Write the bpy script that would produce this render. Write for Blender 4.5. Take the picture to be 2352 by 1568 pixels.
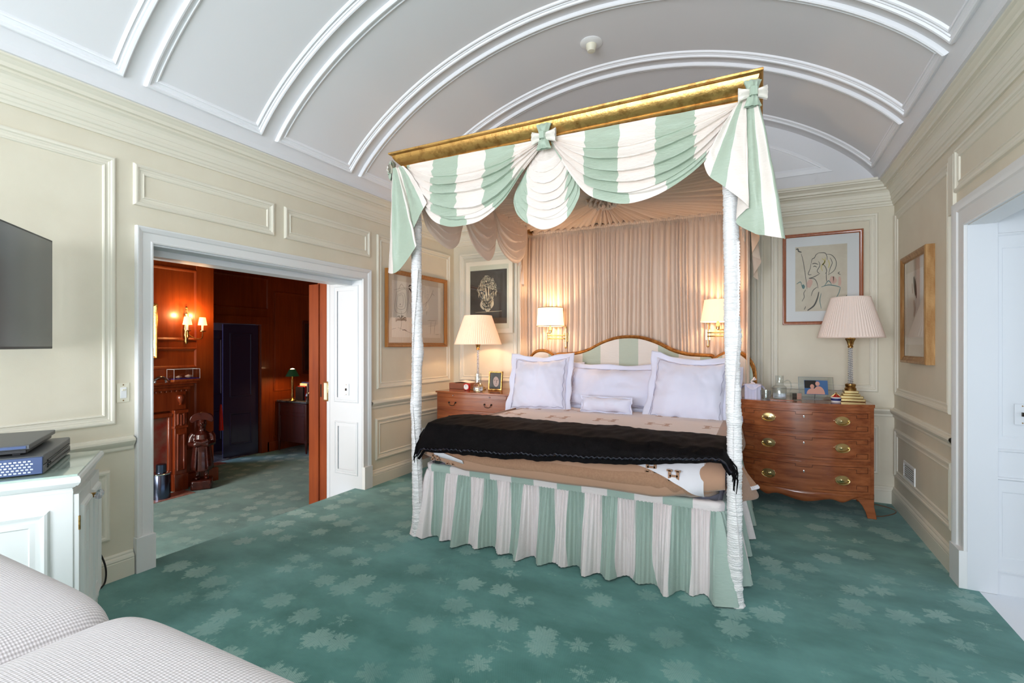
import bpy, bmesh, math, random
from mathutils import Vector, Matrix, noise as mn
random.seed(7)
R = math.radians; PI = math.pi
for o in list(bpy.data.objects): bpy.data.objects.remove(o, do_unlink=True)
SC = bpy.context.scene
COL = SC.collection

# ------------------------------------------------------------------ camera
cam = bpy.data.cameras.new('camera'); camo = bpy.data.objects.new('camera', cam); COL.objects.link(camo)
camo.location = (0, 0, 1.40); camo.rotation_euler = (R(90), 0, R(26.84))
cam.sensor_width = 36; cam.lens = 36*1118.7/2352; cam.shift_y = 8/2352; cam.clip_start = .02; cam.clip_end = 100
SC.camera = camo
# ------------------------------------------------------------------ colour management
vs = SC.view_settings; vs.view_transform = 'Standard'; vs.look = 'None'; vs.gamma = 1; vs.use_curve_mapping = False
vs.exposure = 0.0
# ------------------------------------------------------------------ world
w = bpy.data.worlds.new('world'); SC.world = w; w.use_nodes = True
bg = w.node_tree.nodes['Background']; bg.inputs[0].default_value = (.62, .78, 1, 1); bg.inputs[1].default_value = 1.6
# ------------------------------------------------------------------ daylight through the windows, plus an added study fill
def area(name, loc, rot, sx, sy, power, col):
    l = bpy.data.lights.new(name, 'AREA'); l.shape = 'RECTANGLE'; l.size = sx; l.size_y = sy; l.energy = power; l.color = col
    o = bpy.data.objects.new(name, l); COL.objects.link(o); o.location = loc; o.rotation_euler = rot; return o
DAY = (.87, .885, 1.0)
area('window_daylight', (-2.15, -3.74, 1.45), (R(98), 0, 0), 1.5, 2.1, 215, DAY)
area('window_daylight', (-0.15, -3.74, 1.45), (R(98), 0, 0), 1.5, 2.1, 215, DAY)
area('side_window_daylight', (1.24, -1.95, 1.45), (R(98), 0, R(90)), 1.5, 1.9, 80, DAY)
area('passage_window_daylight', (3.05, 2.75, 1.35), (R(90), 0, R(90)), 1.2, 1.7, 8.5, (.90, .95, 1))
area('study_fill_light', (-5.3, -1.0, 1.2), (R(90), 0, 0), 1.6, 1.8, 215, (.97, .95, .90))  # added fill from the study's unseen side, no window built there
area('hall_window_daylight', (-8.6, 3.2, 1.4), (R(90), 0, R(-90)), .9, 1.6, 60, (.50, .60, 1))

# ------------------------------------------------------------------ node materials
def lin(c):
    return tuple(((v/255)/12.92 if v/255 <= .04045 else ((v/255+.055)/1.055)**2.4) for v in c)
def base(name):
    m = bpy.data.materials.new(name); m.use_nodes = True; nt = m.node_tree
    return m, nt, nt.nodes['Principled BSDF']
def N(nt, t, **k):
    n = nt.nodes.new(t)
    for a, b in k.items():
        if isinstance(a, str) and hasattr(n, a): setattr(n, a, b)
    return n
def M_(nt, op, a, b=None, c=None):
    n = nt.nodes.new('ShaderNodeMath'); n.operation = op
    for i, v in enumerate((a, b, c)):
        if v is None: continue
        if hasattr(v, 'is_output') or isinstance(v, bpy.types.NodeSocket): nt.links.new(v, n.inputs[i])
        else: n.inputs[i].default_value = v
    return n.outputs[0]
def mix(nt, f, a, b):
    n = nt.nodes.new('ShaderNodeMix'); n.data_type = 'RGBA'
    for s, v in ((n.inputs[0], f), (n.inputs[6], a), (n.inputs[7], b)):
        if isinstance(v, bpy.types.NodeSocket): nt.links.new(v, s)
        elif isinstance(v, (int, float)): s.default_value = v
        else: s.default_value = (*v, 1)
    return n.outputs[2]
def coords(nt, scale=(1, 1, 1), kind='Object', rot=(0, 0, 0)):
    tc = nt.nodes.new('ShaderNodeTexCoord'); mp = nt.nodes.new('ShaderNodeMapping')
    nt.links.new(tc.outputs[kind], mp.inputs[0]); mp.inputs['Scale'].default_value = scale; mp.inputs['Rotation'].default_value = rot
    return mp.outputs[0]
def noise(nt, vec, scale, detail=3, rough=.5):
    n = nt.nodes.new('ShaderNodeTexNoise'); nt.links.new(vec, n.inputs['Vector'])
    n.inputs['Scale'].default_value = scale; n.inputs['Detail'].default_value = detail; n.inputs['Roughness'].default_value = rough
    return n.outputs[0]
def ramp(nt, f, lo, hi):
    n = nt.nodes.new('ShaderNodeMapRange'); nt.links.new(f, n.inputs[0]); n.inputs[1].default_value = lo; n.inputs[2].default_value = hi
    return n.outputs[0]
def bump(nt, b, h, strength, dist=.01):
    n = nt.nodes.new('ShaderNodeBump'); nt.links.new(h, n.inputs['Height']); n.inputs['Strength'].default_value = strength; n.inputs['Distance'].default_value = dist
    nt.links.new(n.outputs[0], b.inputs['Normal'])
def pbr(name, rgb, rough=.5, metal=0, rgb2=None, ns=6, nstretch=(1, 1, 1), bs=0, bscale=200, coat=0, sheen=0, emit=0, ecol=None, trans=0, ior=1.45, lo=.35, hi=.65, spec=None):
    m, nt, b = base(name)
    b.inputs['Base Color'].default_value = (*lin(rgb), 1); b.inputs['Roughness'].default_value = rough; b.inputs['Metallic'].default_value = metal
    if rgb2:
        v = coords(nt, nstretch); f = ramp(nt, noise(nt, v, ns, 4, .6), lo, hi)
        nt.links.new(mix(nt, f, lin(rgb), lin(rgb2)), b.inputs['Base Color'])
    if bs:
        bump(nt, b, noise(nt, coords(nt), bscale, 2), bs, .004)
    b.inputs['Coat Weight'].default_value = coat; b.inputs['Coat Roughness'].default_value = .08
    b.inputs['Sheen Weight'].default_value = sheen
    if spec is not None: b.inputs['Specular IOR Level'].default_value = spec
    if emit:
        b.inputs['Emission Color'].default_value = (*lin(ecol or rgb), 1); b.inputs['Emission Strength'].default_value = emit
    b.inputs['Transmission Weight'].default_value = trans; b.inputs['IOR'].default_value = ior
    return m
def wood(name, c1, c2, axis='x', rough=.28, coat=.5, sc=5):
    m, nt, b = base(name)
    st = {'x': (.6, 7, 7), 'y': (7, .6, 7), 'z': (7, 7, .6)}[axis]
    n1 = noise(nt, coords(nt, st), sc, 6, .6); n2 = noise(nt, coords(nt, (1, 1, 1)), 2.2, 2)
    f = ramp(nt, M_(nt, 'ADD', M_(nt, 'MULTIPLY', n1, .7), M_(nt, 'MULTIPLY', n2, .3)), .36, .66)
    nt.links.new(mix(nt, f, lin(c1), lin(c2)), b.inputs['Base Color'])
    b.inputs['Roughness'].default_value = rough; b.inputs['Coat Weight'].default_value = coat; b.inputs['Coat Roughness'].default_value = .1
    bump(nt, b, n1, .08, .003)
    return m
MAT = {}
MAT['wall'] = pbr('cream_wall_paint', (227, 219, 198), .55, rgb2=(221, 212, 190), ns=2.5, bs=.08, bscale=350)
MAT['wallmold'] = pbr('cream_moulding_paint', (230, 224, 206), .42)
MAT['ceil'] = pbr('ceiling_plaster', (232, 231, 232), .6, bs=.05, bscale=300)
MAT['ceilmold'] = pbr('ceiling_moulding_paint', (244, 244, 246), .42)
MAT['trim'] = pbr('white_trim_paint', (232, 232, 230), .35)
MAT['jamb'] = pbr('white_door_paint', (220, 223, 226), .38)
MAT['cabwhite'] = pbr('pale_cabinet_paint', (226, 230, 226), .35)
MAT['study'] = wood('study_wood_panelling', (126, 50, 12), (156, 70, 22), 'z', .38, .25, 3)
MAT['studydark'] = wood('dark_study_wood', (70, 22, 8), (96, 34, 12), 'z', .4, .3, 3)
MAT['mahog'] = wood('mahogany', (124, 60, 30), (176, 102, 58), 'x', .22, .6, 4)
MAT['mahogleft'] = wood('mahogany_light', (128, 56, 24), (168, 90, 44), 'x', .22, .6, 4)
MAT['mantel'] = wood('carved_mantel_wood', (116, 46, 20), (144, 64, 30), 'z', .25, .5, 2.5)
MAT['inlay'] = pbr('dark_inlay', (62, 24, 16), .3)
MAT['framewood'] = wood('frame_wood', (138, 66, 22), (170, 92, 40), 'z', .3, .4, 6)
MAT['framegolden'] = wood('golden_frame_wood', (148, 92, 40), (184, 124, 60), 'z', .35, .3, 6)
MAT['gold'] = pbr('gold_leaf', (210, 164, 96), .30, .85, rgb2=(150, 100, 46), ns=14, bs=.35, bscale=60, lo=.5, hi=.75)
MAT['giltframe'] = pbr('aged_gilt_frame', (178, 140, 92), .42, .5, rgb2=(150, 108, 62), ns=30, nstretch=(1, 1, .2), bs=.2, bscale=120)
MAT['giltwood'] = pbr('gilt_wood', (196, 140, 74), .35, .55, rgb2=(150, 92, 40), ns=30, bs=.3, bscale=90)
MAT['brass'] = pbr('brass', (222, 198, 144), .18, 1)
MAT['antbrass'] = pbr('antique_brass', (196, 156, 96), .28, 1, rgb2=(130, 96, 52), ns=60)
MAT['chrome'] = pbr('polished_metal', (205, 205, 205), .15, 1)
MAT['darkmetal'] = pbr('dark_metal', (60, 52, 44), .3, .8)
MAT['pink'] = pbr('pink_silk', (230, 208, 188), .55, sheen=.3)
def ruche_mat():
    m, nt, b = base('white_ruched_silk'); b.inputs['Base Color'].default_value = (*lin((242, 239, 237)), 1); b.inputs['Roughness'].default_value = .38; b.inputs['Sheen Weight'].default_value = .3
    wv = N(nt, 'ShaderNodeTexWave'); wv.bands_direction = 'Z'; wv.inputs['Scale'].default_value = 26; wv.inputs['Distortion'].default_value = 5; wv.inputs['Detail'].default_value = 3; wv.inputs['Detail Scale'].default_value = 3
    nt.links.new(coords(nt), wv.inputs[0]); bump(nt, b, wv.outputs[1], .45, .006); return m
MAT['ruche'] = ruche_mat()
def lit_shade(name, rgb, glow, k):
    m = bpy.data.materials.new(name); m.use_nodes = True; nt = m.node_tree; nt.nodes.clear()
    out = N(nt, 'ShaderNodeOutputMaterial'); mx = N(nt, 'ShaderNodeMixShader'); d = N(nt, 'ShaderNodeBsdfDiffuse'); tr = N(nt, 'ShaderNodeBsdfTranslucent'); em = N(nt, 'ShaderNodeEmission'); ad = N(nt, 'ShaderNodeAddShader')
    d.inputs[0].default_value = (*lin(rgb), 1); tr.inputs[0].default_value = (*lin(rgb), 1); mx.inputs[0].default_value = k
    em.inputs[0].default_value = (*lin((255, 214, 170)), 1); em.inputs[1].default_value = glow
    nt.links.new(d.outputs[0], mx.inputs[1]); nt.links.new(tr.outputs[0], mx.inputs[2]); nt.links.new(mx.outputs[0], ad.inputs[0]); nt.links.new(em.outputs[0], ad.inputs[1]); nt.links.new(ad.outputs[0], out.inputs[0])
    return m
MAT['shadelit'] = lit_shade('lit_pleated_shade', (250, 226, 208), .32, .13); MAT['shadewarm'] = lit_shade('lit_ivory_shade', (250, 232, 214), .55, .16)
MAT['shadehot'] = lit_shade('lit_white_shade', (255, 246, 230), .9, .25)
MAT['linen'] = pbr('white_linen', (234, 234, 251), .7, sheen=.2, bs=.06, bscale=500)
MAT['stitch'] = pbr('grey_stitching', (170, 168, 190), .7)
MAT['tan'] = pbr('camel_wool', (168, 128, 100), .9, rgb2=(158, 118, 92), ns=90, bs=.3, bscale=500, sheen=.3)
MAT['fur'] = pbr('black_fur', (7, 5, 6), .7, rgb2=(14, 10, 11), ns=18, sheen=.0, bs=.8, bscale=190, nstretch=(1, .3, 1), spec=.12)
MAT['furedge'] = pbr('black_satin_edge', (22, 20, 32), .32)
MAT['black'] = pbr('black_plastic', (24, 24, 26), .35)
MAT['screen'] = pbr('tv_screen', (112, 116, 116), .16, spec=.8)
MAT['tvedge'] = pbr('tv_bezel', (36, 40, 44), .35)
MAT['boxgrey'] = pbr('grey_plastic', (92, 94, 96), .4)
MAT['boxblue'] = pbr('blue_grey_metal', (70, 86, 122), .35, .3)
MAT['boxvent'] = pbr('perforated_metal', (205, 212, 228), .3, .5)
MAT['glasstop'] = pbr('glass_table_top', (176, 198, 186), .06, 0, coat=1)
MAT['cream'] = pbr('cream_plastic', (232, 226, 204), .4)
MAT['white'] = pbr('white_enamel', (242, 242, 240), .3)
MAT['paper'] = pbr('white_paper', (244, 240, 236), .8)
MAT['matblue'] = pbr('pale_mount_board', (216, 220, 220), .8)
MAT['matpink'] = pbr('pinkish_mount_board', (224, 204, 190), .8)
MAT['paperpink'] = pbr('pinkish_paper', (240, 224, 216), .8)
MAT['papergrey'] = pbr('old_drawing_paper', (206, 200, 182), .8, rgb2=(198, 190, 172), ns=8)
MAT['pencil'] = pbr('pencil', (96, 96, 92), .9)
MAT['pencilsoft'] = pbr('soft_pencil', (168, 146, 140), .9)
MAT['pencilteal'] = pbr('teal_crayon', (104, 132, 130), .9)
MAT['pencilyel'] = pbr('yellow_crayon', (196, 186, 128), .9)
MAT['blush'] = pbr('pink_wash', (204, 172, 158), .9)
MAT['lionbg'] = pbr('brown_black_print', (62, 52, 48), .5)
MAT['lionink'] = pbr('cream_ink', (220, 202, 176), .7)
MAT['charcoal'] = pbr('charcoal', (78, 52, 46), .9)
MAT['shadefaint'] = pbr('faint_glow_pleated_shade', (232, 216, 206), .8, emit=.10, ecol=(255, 226, 205))  # faint warm glow put into the shade of the unlit lamp
MAT['shadegreen'] = pbr('green_shade', (30, 66, 44), .45, emit=.05, ecol=(60, 140, 80))
MAT['shadeglow'] = pbr('lit_candle_shade', (255, 220, 170), .8, emit=2.6, ecol=(255, 190, 120))
MAT['bulb'] = pbr('bulb', (255, 240, 220), .5, emit=18, ecol=(255, 214, 160))
MAT['red'] = pbr('red_case', (186, 26, 26), .3)
MAT['redcord'] = pbr('red_silk', (226, 40, 20), .4)
MAT['blackwood'] = pbr('black_lacquer_sheen_tint', (58, 54, 80), .18, coat=.8)  # black door; bluish lift in the colour stands in for reflected sheen
MAT['statuewood'] = pbr('dark_carved_wood', (74, 30, 20), .22, rgb2=(52, 20, 16), ns=12, coat=.5)
MAT['steel'] = pbr('blued_steel', (82, 92, 112), .2, .9)
MAT['bluevelvet'] = pbr('blue_velvet', (30, 30, 140), .9)
MAT['shell'] = pbr('seashell', (232, 208, 192), .35, rgb2=(200, 160, 140), ns=60)
MAT['sil'] = pbr('silver', (170, 176, 176), .2, 1)
MAT['picdark'] = pbr('dark_painting', (30, 22, 20), .4, rgb2=(60, 40, 34), ns=8)
MAT['basket'] = pbr('woven_box', (150, 98, 74), .7, bs=.5, bscale=160)
MAT['hallfloor'] = pbr('dark_marble', (52, 54, 56), .15, rgb2=(130, 128, 124), ns=6)
MAT['pinkstone'] = pbr('pink_stone', (196, 150, 134), .3, rgb2=(160, 96, 84), ns=30)
MAT['whitestone'] = pbr('white_marble_floor', (240, 243, 248), .2)
MAT['hallwall'] = pbr('hall_wall', (150, 150, 160), .6)
MAT['cord'] = pbr('dark_cord', (36, 30, 30), .5)
MAT['browncord'] = pbr('brown_cord', (130, 80, 50), .5)
MAT['tissue'] = pbr('tissue', (250, 240, 240), .9)
MAT['cloth'] = pbr('lavender_cloth', (222, 220, 240), .8)
MAT['bookred'] = pbr('red_book', (170, 30, 30), .5); MAT['bookwhite'] = pbr('cream_book', (226, 214, 200), .5)
MAT['bookblue'] = pbr('blue_book', (30, 44, 110), .5); MAT['bookdark'] = pbr('dark_book', (40, 34, 40), .5)
MAT['photo'] = pbr('photo_blue', (74, 112, 160), .25); MAT['skin'] = pbr('photo_skin', (214, 160, 142), .4)
MAT['photodark'] = pbr('photo_dark', (40, 36, 34), .3); MAT['photogrey'] = pbr('photo_grey', (170, 150, 144), .3)

def glass_mat(name, tint=(.97, .99, .98), refl=.12):
    m = bpy.data.materials.new(name); m.use_nodes = True; nt = m.node_tree; nt.nodes.clear()
    out = N(nt, 'ShaderNodeOutputMaterial'); mx = N(nt, 'ShaderNodeMixShader'); t = N(nt, 'ShaderNodeBsdfTransparent'); g = N(nt, 'ShaderNodeBsdfGlossy')
    lw = N(nt, 'ShaderNodeLayerWeight'); lw.inputs[0].default_value = .25
    t.inputs[0].default_value = (*tint, 1); g.inputs['Roughness'].default_value = .03
    f = M_(nt, 'ADD', M_(nt, 'MULTIPLY', lw.outputs['Facing'], .35), refl*.5)
    nt.links.new(f, mx.inputs[0]); nt.links.new(t.outputs[0], mx.inputs[1]); nt.links.new(g.outputs[0], mx.inputs[2]); nt.links.new(mx.outputs[0], out.inputs[0])
    return m
MAT['pane'] = glass_mat('window_pane', refl=.08)
MAT['glaze'] = glass_mat('picture_glazing', refl=.07)
MAT['glass'] = glass_mat('clear_glass', (.93, .96, .96), .22)
MAT['crystal'] = pbr('crystal', (235, 238, 245), .05, trans=.85, ior=1.5)

def stripe_mat(name, cg=(172, 186, 166), cc=(236, 224, 214), rough=.42):
    m, nt, b = base(name)
    uv = N(nt, 'ShaderNodeUVMap'); sp = N(nt, 'ShaderNodeSeparateXYZ'); nt.links.new(uv.outputs[0], sp.inputs[0])
    f = M_(nt, 'GREATER_THAN', M_(nt, 'FLOORED_MODULO', sp.outputs[0], 2.0), 1.0)
    nt.links.new(mix(nt, f, lin(cc), lin(cg)), b.inputs['Base Color'])
    b.inputs['Roughness'].default_value = rough; b.inputs['Sheen Weight'].default_value = .25
    nz = noise(nt, coords(nt, (1, 1, 3)), 22, 4, .6); bump(nt, b, nz, .35, .012)
    return m
MAT['stripe'] = stripe_mat('sage_and_cream_striped_silk')
MAT['stripecot'] = stripe_mat('sage_and_cream_striped_cotton', (168, 187, 176), (234, 224, 222), .7)
MAT['stripehead'] = stripe_mat('headboard_striped_silk', (184, 192, 172), (232, 220, 208), .5)

def pleat_mat(name, rgb, n, emit=0, ecol=None, axis=0):     # fine pleats as bump around a shade (UV.x = turns)
    m, nt, b = base(name); b.inputs['Base Color'].default_value = (*lin(rgb), 1); b.inputs['Roughness'].default_value = .8
    return m

def carpet_mat():
    m, nt, b = base('teal_leaf_carpet')
    v = coords(nt, (1, 1, 0))
    vo = N(nt, 'ShaderNodeTexVoronoi'); vo.inputs['Scale'].default_value = 5.1; vo.inputs['Randomness'].default_value = .62
    nt.links.new(v, vo.inputs['Vector'])
    s1 = N(nt, 'ShaderNodeSeparateXYZ'); s2 = N(nt, 'ShaderNodeSeparateXYZ'); s3 = N(nt, 'ShaderNodeSeparateColor')
    sub = N(nt, 'ShaderNodeVectorMath'); sub.operation = 'SUBTRACT'
    nt.links.new(v, sub.inputs[0]); nt.links.new(vo.outputs['Position'], sub.inputs[1]); nt.links.new(sub.outputs[0], s1.inputs[0]); nt.links.new(vo.outputs['Color'], s3.inputs[0])
    ang = M_(nt, 'ADD', M_(nt, 'ARCTAN2', s1.outputs[1], s1.outputs[0]), M_(nt, 'MULTIPLY', s3.outputs[0], 6.28))
    r = M_(nt, 'MULTIPLY', vo.outputs['Distance'], 1/5.1)      # metres
    lob = M_(nt, 'ABSOLUTE', M_(nt, 'COSINE', M_(nt, 'MULTIPLY', ang, 2.5)))
    lob2 = M_(nt, 'ABSOLUTE', M_(nt, 'COSINE', M_(nt, 'MULTIPLY', ang, 7.5)))
    wob = M_(nt, 'MULTIPLY', M_(nt, 'SUBTRACT', noise(nt, v, 40, 3), .5), .085)
    lim = M_(nt, 'ADD', M_(nt, 'ADD', .058, wob), M_(nt, 'ADD', M_(nt, 'MULTIPLY', lob, .022), M_(nt, 'MULTIPLY', lob2, .012)))
    leaf = ramp(nt, M_(nt, 'SUBTRACT', lim, r), -.004, .012)
    vein = ramp(nt, M_(nt, 'ABSOLUTE', M_(nt, 'SINE', M_(nt, 'MULTIPLY', ang, 2.5))), .0, .16)
    vein2 = M_(nt, 'SUBTRACT', 1, M_(nt, 'MULTIPLY', M_(nt, 'SUBTRACT', 1, lob), 0))
    rib = N(nt, 'ShaderNodeTexWave'); rib.inputs['Scale'].default_value = 42; rib.inputs['Distortion'].default_value = 1.2
    nt.links.new(coords(nt, (1, 1, 0), rot=(0, 0, R(-28))), rib.inputs[0]); rib.inputs['Detail'].default_value = 1; rib.inputs['Detail Scale'].default_value = 6
    ribs = ramp(nt, rib.outputs[1], .2, .8)
    fade = ramp(nt, noise(nt, v, 1.3, 3), .34, .6)
    lv = M_(nt, 'MULTIPLY', leaf, M_(nt, 'ADD', .42, M_(nt, 'MULTIPLY', ribs, .45)))
    lv = M_(nt, 'MULTIPLY', lv, M_(nt, 'ADD', .45, M_(nt, 'MULTIPLY', vein, .55)))
    lv = M_(nt, 'MULTIPLY', lv, M_(nt, 'ADD', .18, M_(nt, 'MULTIPLY', fade, .82)))
    tone_var = ramp(nt, noise(nt, coords(nt, (1, 1.6, 0)), 2.0, 4, .6), .36, .66)  # random lighter and darker teal patches
    c0 = mix(nt, tone_var, lin((62, 119, 113)), lin((98, 155, 149)))
    c1 = mix(nt, M_(nt, 'MULTIPLY', ribs, .16), c0, lin((122, 174, 162)))
    c2 = mix(nt, M_(nt, 'MULTIPLY', lv, .8), c1, lin((172, 206, 196)))
    nt.links.new(c2, b.inputs['Base Color']); b.inputs['Roughness'].default_value = .95; b.inputs['Sheen Weight'].default_value = .25
    b.inputs['Specular IOR Level'].default_value = .15
    h = M_(nt, 'ADD', noise(nt, v, 420, 2), M_(nt, 'MULTIPLY', rib.outputs[1], .5)); bump(nt, b, h, .35, .004)
    return m
MAT['carpet'] = carpet_mat()
def fabric_mat():
    m, nt, b = base('ribbed_ivory_upholstery')
    wv = N(nt, 'ShaderNodeTexWave'); wv.inputs['Scale'].default_value = 38; wv.inputs['Distortion'].default_value = .6
    nt.links.new(coords(nt, (1, .35, .35), rot=(0, 0, .1)), wv.inputs[0]); wv.inputs['Detail'].default_value = 0
    w2 = N(nt, 'ShaderNodeTexWave'); w2.inputs['Scale'].default_value = 60; w2.bands_direction = 'Y'; nt.links.new(coords(nt, (1, 1, 1)), w2.inputs[0]); w2.inputs['Distortion'].default_value = .8
    h = M_(nt, 'ADD', wv.outputs[1], M_(nt, 'MULTIPLY', w2.outputs[1], .35))
    nt.links.new(mix(nt, ramp(nt, h, .2, 1.2), lin((186, 178, 178)), lin((226, 219, 219))), b.inputs['Base Color'])
    b.inputs['Roughness'].default_value = .85; b.inputs['Sheen Weight'].default_value = .3; bump(nt, b, h, .35, .004)
    return m
MAT['sofa'] = fabric_mat()
def marble_mat():
    m, nt, b = base('veined_red_marble')
    v = coords(nt); vo = N(nt, 'ShaderNodeTexVoronoi'); vo.inputs['Scale'].default_value = 9; vo.feature = 'SMOOTH_F1'; nt.links.new(v, vo.inputs['Vector'])
    f = ramp(nt, M_(nt, 'ADD', M_(nt, 'MULTIPLY', vo.outputs['Distance'], .7), M_(nt, 'MULTIPLY', noise(nt, v, 14, 5, .7), .6)), .3, .8)
    nt.links.new(mix(nt, f, lin((122, 98, 84)), lin((128, 52, 44))), b.inputs['Base Color']); b.inputs['Roughness'].default_value = .15
    return m
MAT['marble'] = marble_mat()

# ------------------------------------------------------------------ geometry helpers
class MB:
    def __init__(s): s.v = []; s.f = []; s.uv = []; s.mi = []
    def face(s, idx, uv=None, mi=0): s.f.append(tuple(idx)); s.uv.append(uv); s.mi.append(mi)
    def quad(s, a, b, c, d, mi=0):
        n = len(s.v); s.v += [tuple(a), tuple(b), tuple(c), tuple(d)]; s.face((n, n+1, n+2, n+3), None, mi)
    def grid(s, fn, nu, nv, uvf=None, mi=0, closeu=False):
        n = len(s.v); cu = nu if closeu else nu+1
        for j in range(nv+1):
            for i in range(cu): s.v.append(tuple(fn(i/nu, j/nv)))
        for j in range(nv):
            for i in range(nu):
                i2 = (i+1) % cu
                uv = [uvf(a, b) for a, b in ((i/nu, j/nv), ((i+1)/nu, j/nv), ((i+1)/nu, (j+1)/nv), (i/nu, (j+1)/nv))] if uvf else None
                s.face((n+j*cu+i, n+j*cu+i2, n+(j+1)*cu+i2, n+(j+1)*cu+i), uv, mi)
        return s
    def box(s, x0, y0, z0, x1, y1, z1, mi=0):
        n = len(s.v); s.v += [(x, y, z) for x in (x0, x1) for y in (y0, y1) for z in (z0, z1)]
        for f in ((0, 1, 3, 2), (4, 6, 7, 5), (0, 4, 5, 1), (2, 3, 7, 6), (0, 2, 6, 4), (1, 5, 7, 3)): s.face([n+k for k in f], None, mi)
        return s
    def prism(s, poly, w0, w1, ax='z', mi=0):     # poly of 2-D points, extruded along ax
        def P(p, w): return {'z': (p[0], p[1], w), 'y': (p[0], w, p[1]), 'x': (w, p[0], p[1])}[ax]
        n = len(s.v); k = len(poly)
        s.v += [P(p, w0) for p in poly] + [P(p, w1) for p in poly]
        s.face(list(range(n, n+k))[::-1], None, mi); s.face(range(n+k, n+2*k), None, mi)
        for i in range(k): s.face((n+i, n+(i+1) % k, n+k+(i+1) % k, n+k+i), None, mi)
        return s
    def lathe(s, prof, c=(0, 0, 0), seg=32, mi=0, rfn=None):
        n = len(s.v); k = len(prof)
        for (r, z) in prof:
            for i in range(seg):
                a = 2*PI*i/seg; rr = r*(rfn(a, z) if rfn else 1)
                s.v.append((c[0]+rr*math.cos(a), c[1]+rr*math.sin(a), c[2]+z))
        for j in range(k-1):
            for i in range(seg):
                i2 = (i+1) % seg; s.face((n+j*seg+i, n+j*seg+i2, n+(j+1)*seg+i2, n+(j+1)*seg+i), None, mi)
        return s
    def tube(s, pts, rad, seg=10, mi=0, cap=True):
        pts = [Vector(p) for p in pts]; k = len(pts)
        if not isinstance(rad, (list, tuple)): rad = [rad]*k
        t0 = (pts[1]-pts[0]).normalized(); up = Vector((0, 0, 1)) if abs(t0.z) < .9 else Vector((1, 0, 0))
        nrm = (up - t0*up.dot(t0)).normalized(); n = len(s.v)
        for i in range(k):
            t = (pts[min(i+1, k-1)]-pts[max(i-1, 0)]).normalized()
            nrm = (nrm - t*nrm.dot(t)); nrm = nrm.normalized() if nrm.length > 1e-6 else t.orthogonal().normalized(); b = t.cross(nrm)
            for q in range(seg):
                a = 2*PI*q/seg; s.v.append(tuple(pts[i]+(nrm*math.cos(a)+b*math.sin(a))*rad[i]))
        for i in range(k-1):
            for q in range(seg):
                q2 = (q+1) % seg; s.face((n+i*seg+q, n+i*seg+q2, n+(i+1)*seg+q2, n+(i+1)*seg+q), None, mi)
        if cap: s.face(list(range(n, n+seg))[::-1], None, mi); s.face(range(n+(k-1)*seg, n+k*seg), None, mi)
        return s
    def ball(s, c, r, seg=16, rings=10, mi=0):
        rx, ry, rz = r if isinstance(r, (tuple, list)) else (r, r, r)
        return s.grid(lambda u, v: (c[0]+rx*math.cos(2*PI*u)*math.sin(PI*(.002+.996*v)), c[1]+ry*math.sin(2*PI*u)*math.sin(PI*(.002+.996*v)), c[2]+rz*math.cos(PI*(.002+.996*v))), seg, rings, closeu=True, mi=mi)
    def sweep(s, path, prof, side, closed=False, mi=0):
        # mitred sweep of a profile (a = along 'side' direction list, b = along up list) ; path entries: (point, A vec, B vec)
        n = len(s.v); k = len(prof)
        for (p, A, B) in path:
            p = Vector(p); A = Vector(A); B = Vector(B)
            for a, b in prof: s.v.append(tuple(p+A*a+B*b))
        m = len(path)
        for i in range(m if closed else m-1):
            i2 = (i+1) % m
            for j in range(k-1): s.face((n+i*k+j, n+i*k+j+1, n+i2*k+j+1, n+i2*k+j), None, mi)
        return s
    def xf(s, mat, start=0):
        for i in range(start, len(s.v)): s.v[i] = tuple(mat @ Vector(s.v[i]))
        return s
    def build(s, name, mat, parent=None, smooth=True, angle=38, bevel=0, off=None):
        me = bpy.data.meshes.new(name)
        o3 = off if off else (0, 0, 0)
        me.from_pydata([(a-o3[0], b-o3[1], c-o3[2]) for a, b, c in s.v], [], s.f)
        if any(u is not None for u in s.uv):
            ul = me.uv_layers.new(name='UVMap'); li = 0
            for f, u in zip(s.f, s.uv):
                for q in range(len(f)):
                    ul.data[li].uv = u[q] if u else (0, 0); li += 1
        mats = mat if isinstance(mat, (list, tuple)) else [mat]
        for mm in mats: me.materials.append(MAT[mm] if isinstance(mm, str) else mm)
        me.polygons.foreach_set('material_index', s.mi)
        bm = bmesh.new(); bm.from_mesh(me); bmesh.ops.recalc_face_normals(bm, faces=bm.faces); bm.to_mesh(me); bm.free()
        if smooth:
            me.polygons.foreach_set('use_smooth', [True]*len(me.polygons))
            me.set_sharp_from_angle(angle=R(angle))
        o = bpy.data.objects.new(name, me); COL.objects.link(o)
        if off and not parent: o.location = off
        if parent: o.parent = parent
        if bevel:
            bv = o.modifiers.new('bevel', 'BEVEL'); bv.width = bevel; bv.segments = 2; bv.limit_method = 'ANGLE'; bv.angle_limit = R(40)
        return o
def tag(o, label, cat, group=None, kind=None):
    if label: o['label'] = label
    if cat: o['category'] = cat
    if group: o['group'] = group
    if kind: o['kind'] = kind
    return o
def thing(name, label, cat, loc=(0, 0, 0), rz=0, group=None, kind=None):
    o = bpy.data.objects.new(name, None); COL.objects.link(o); o.location = loc; o.rotation_euler = (0, 0, rz); o.empty_display_size = .05
    return tag(o, label, cat, group, kind)
def struct(o, label, cat):
    return tag(o, label, cat, kind='structure')
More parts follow.
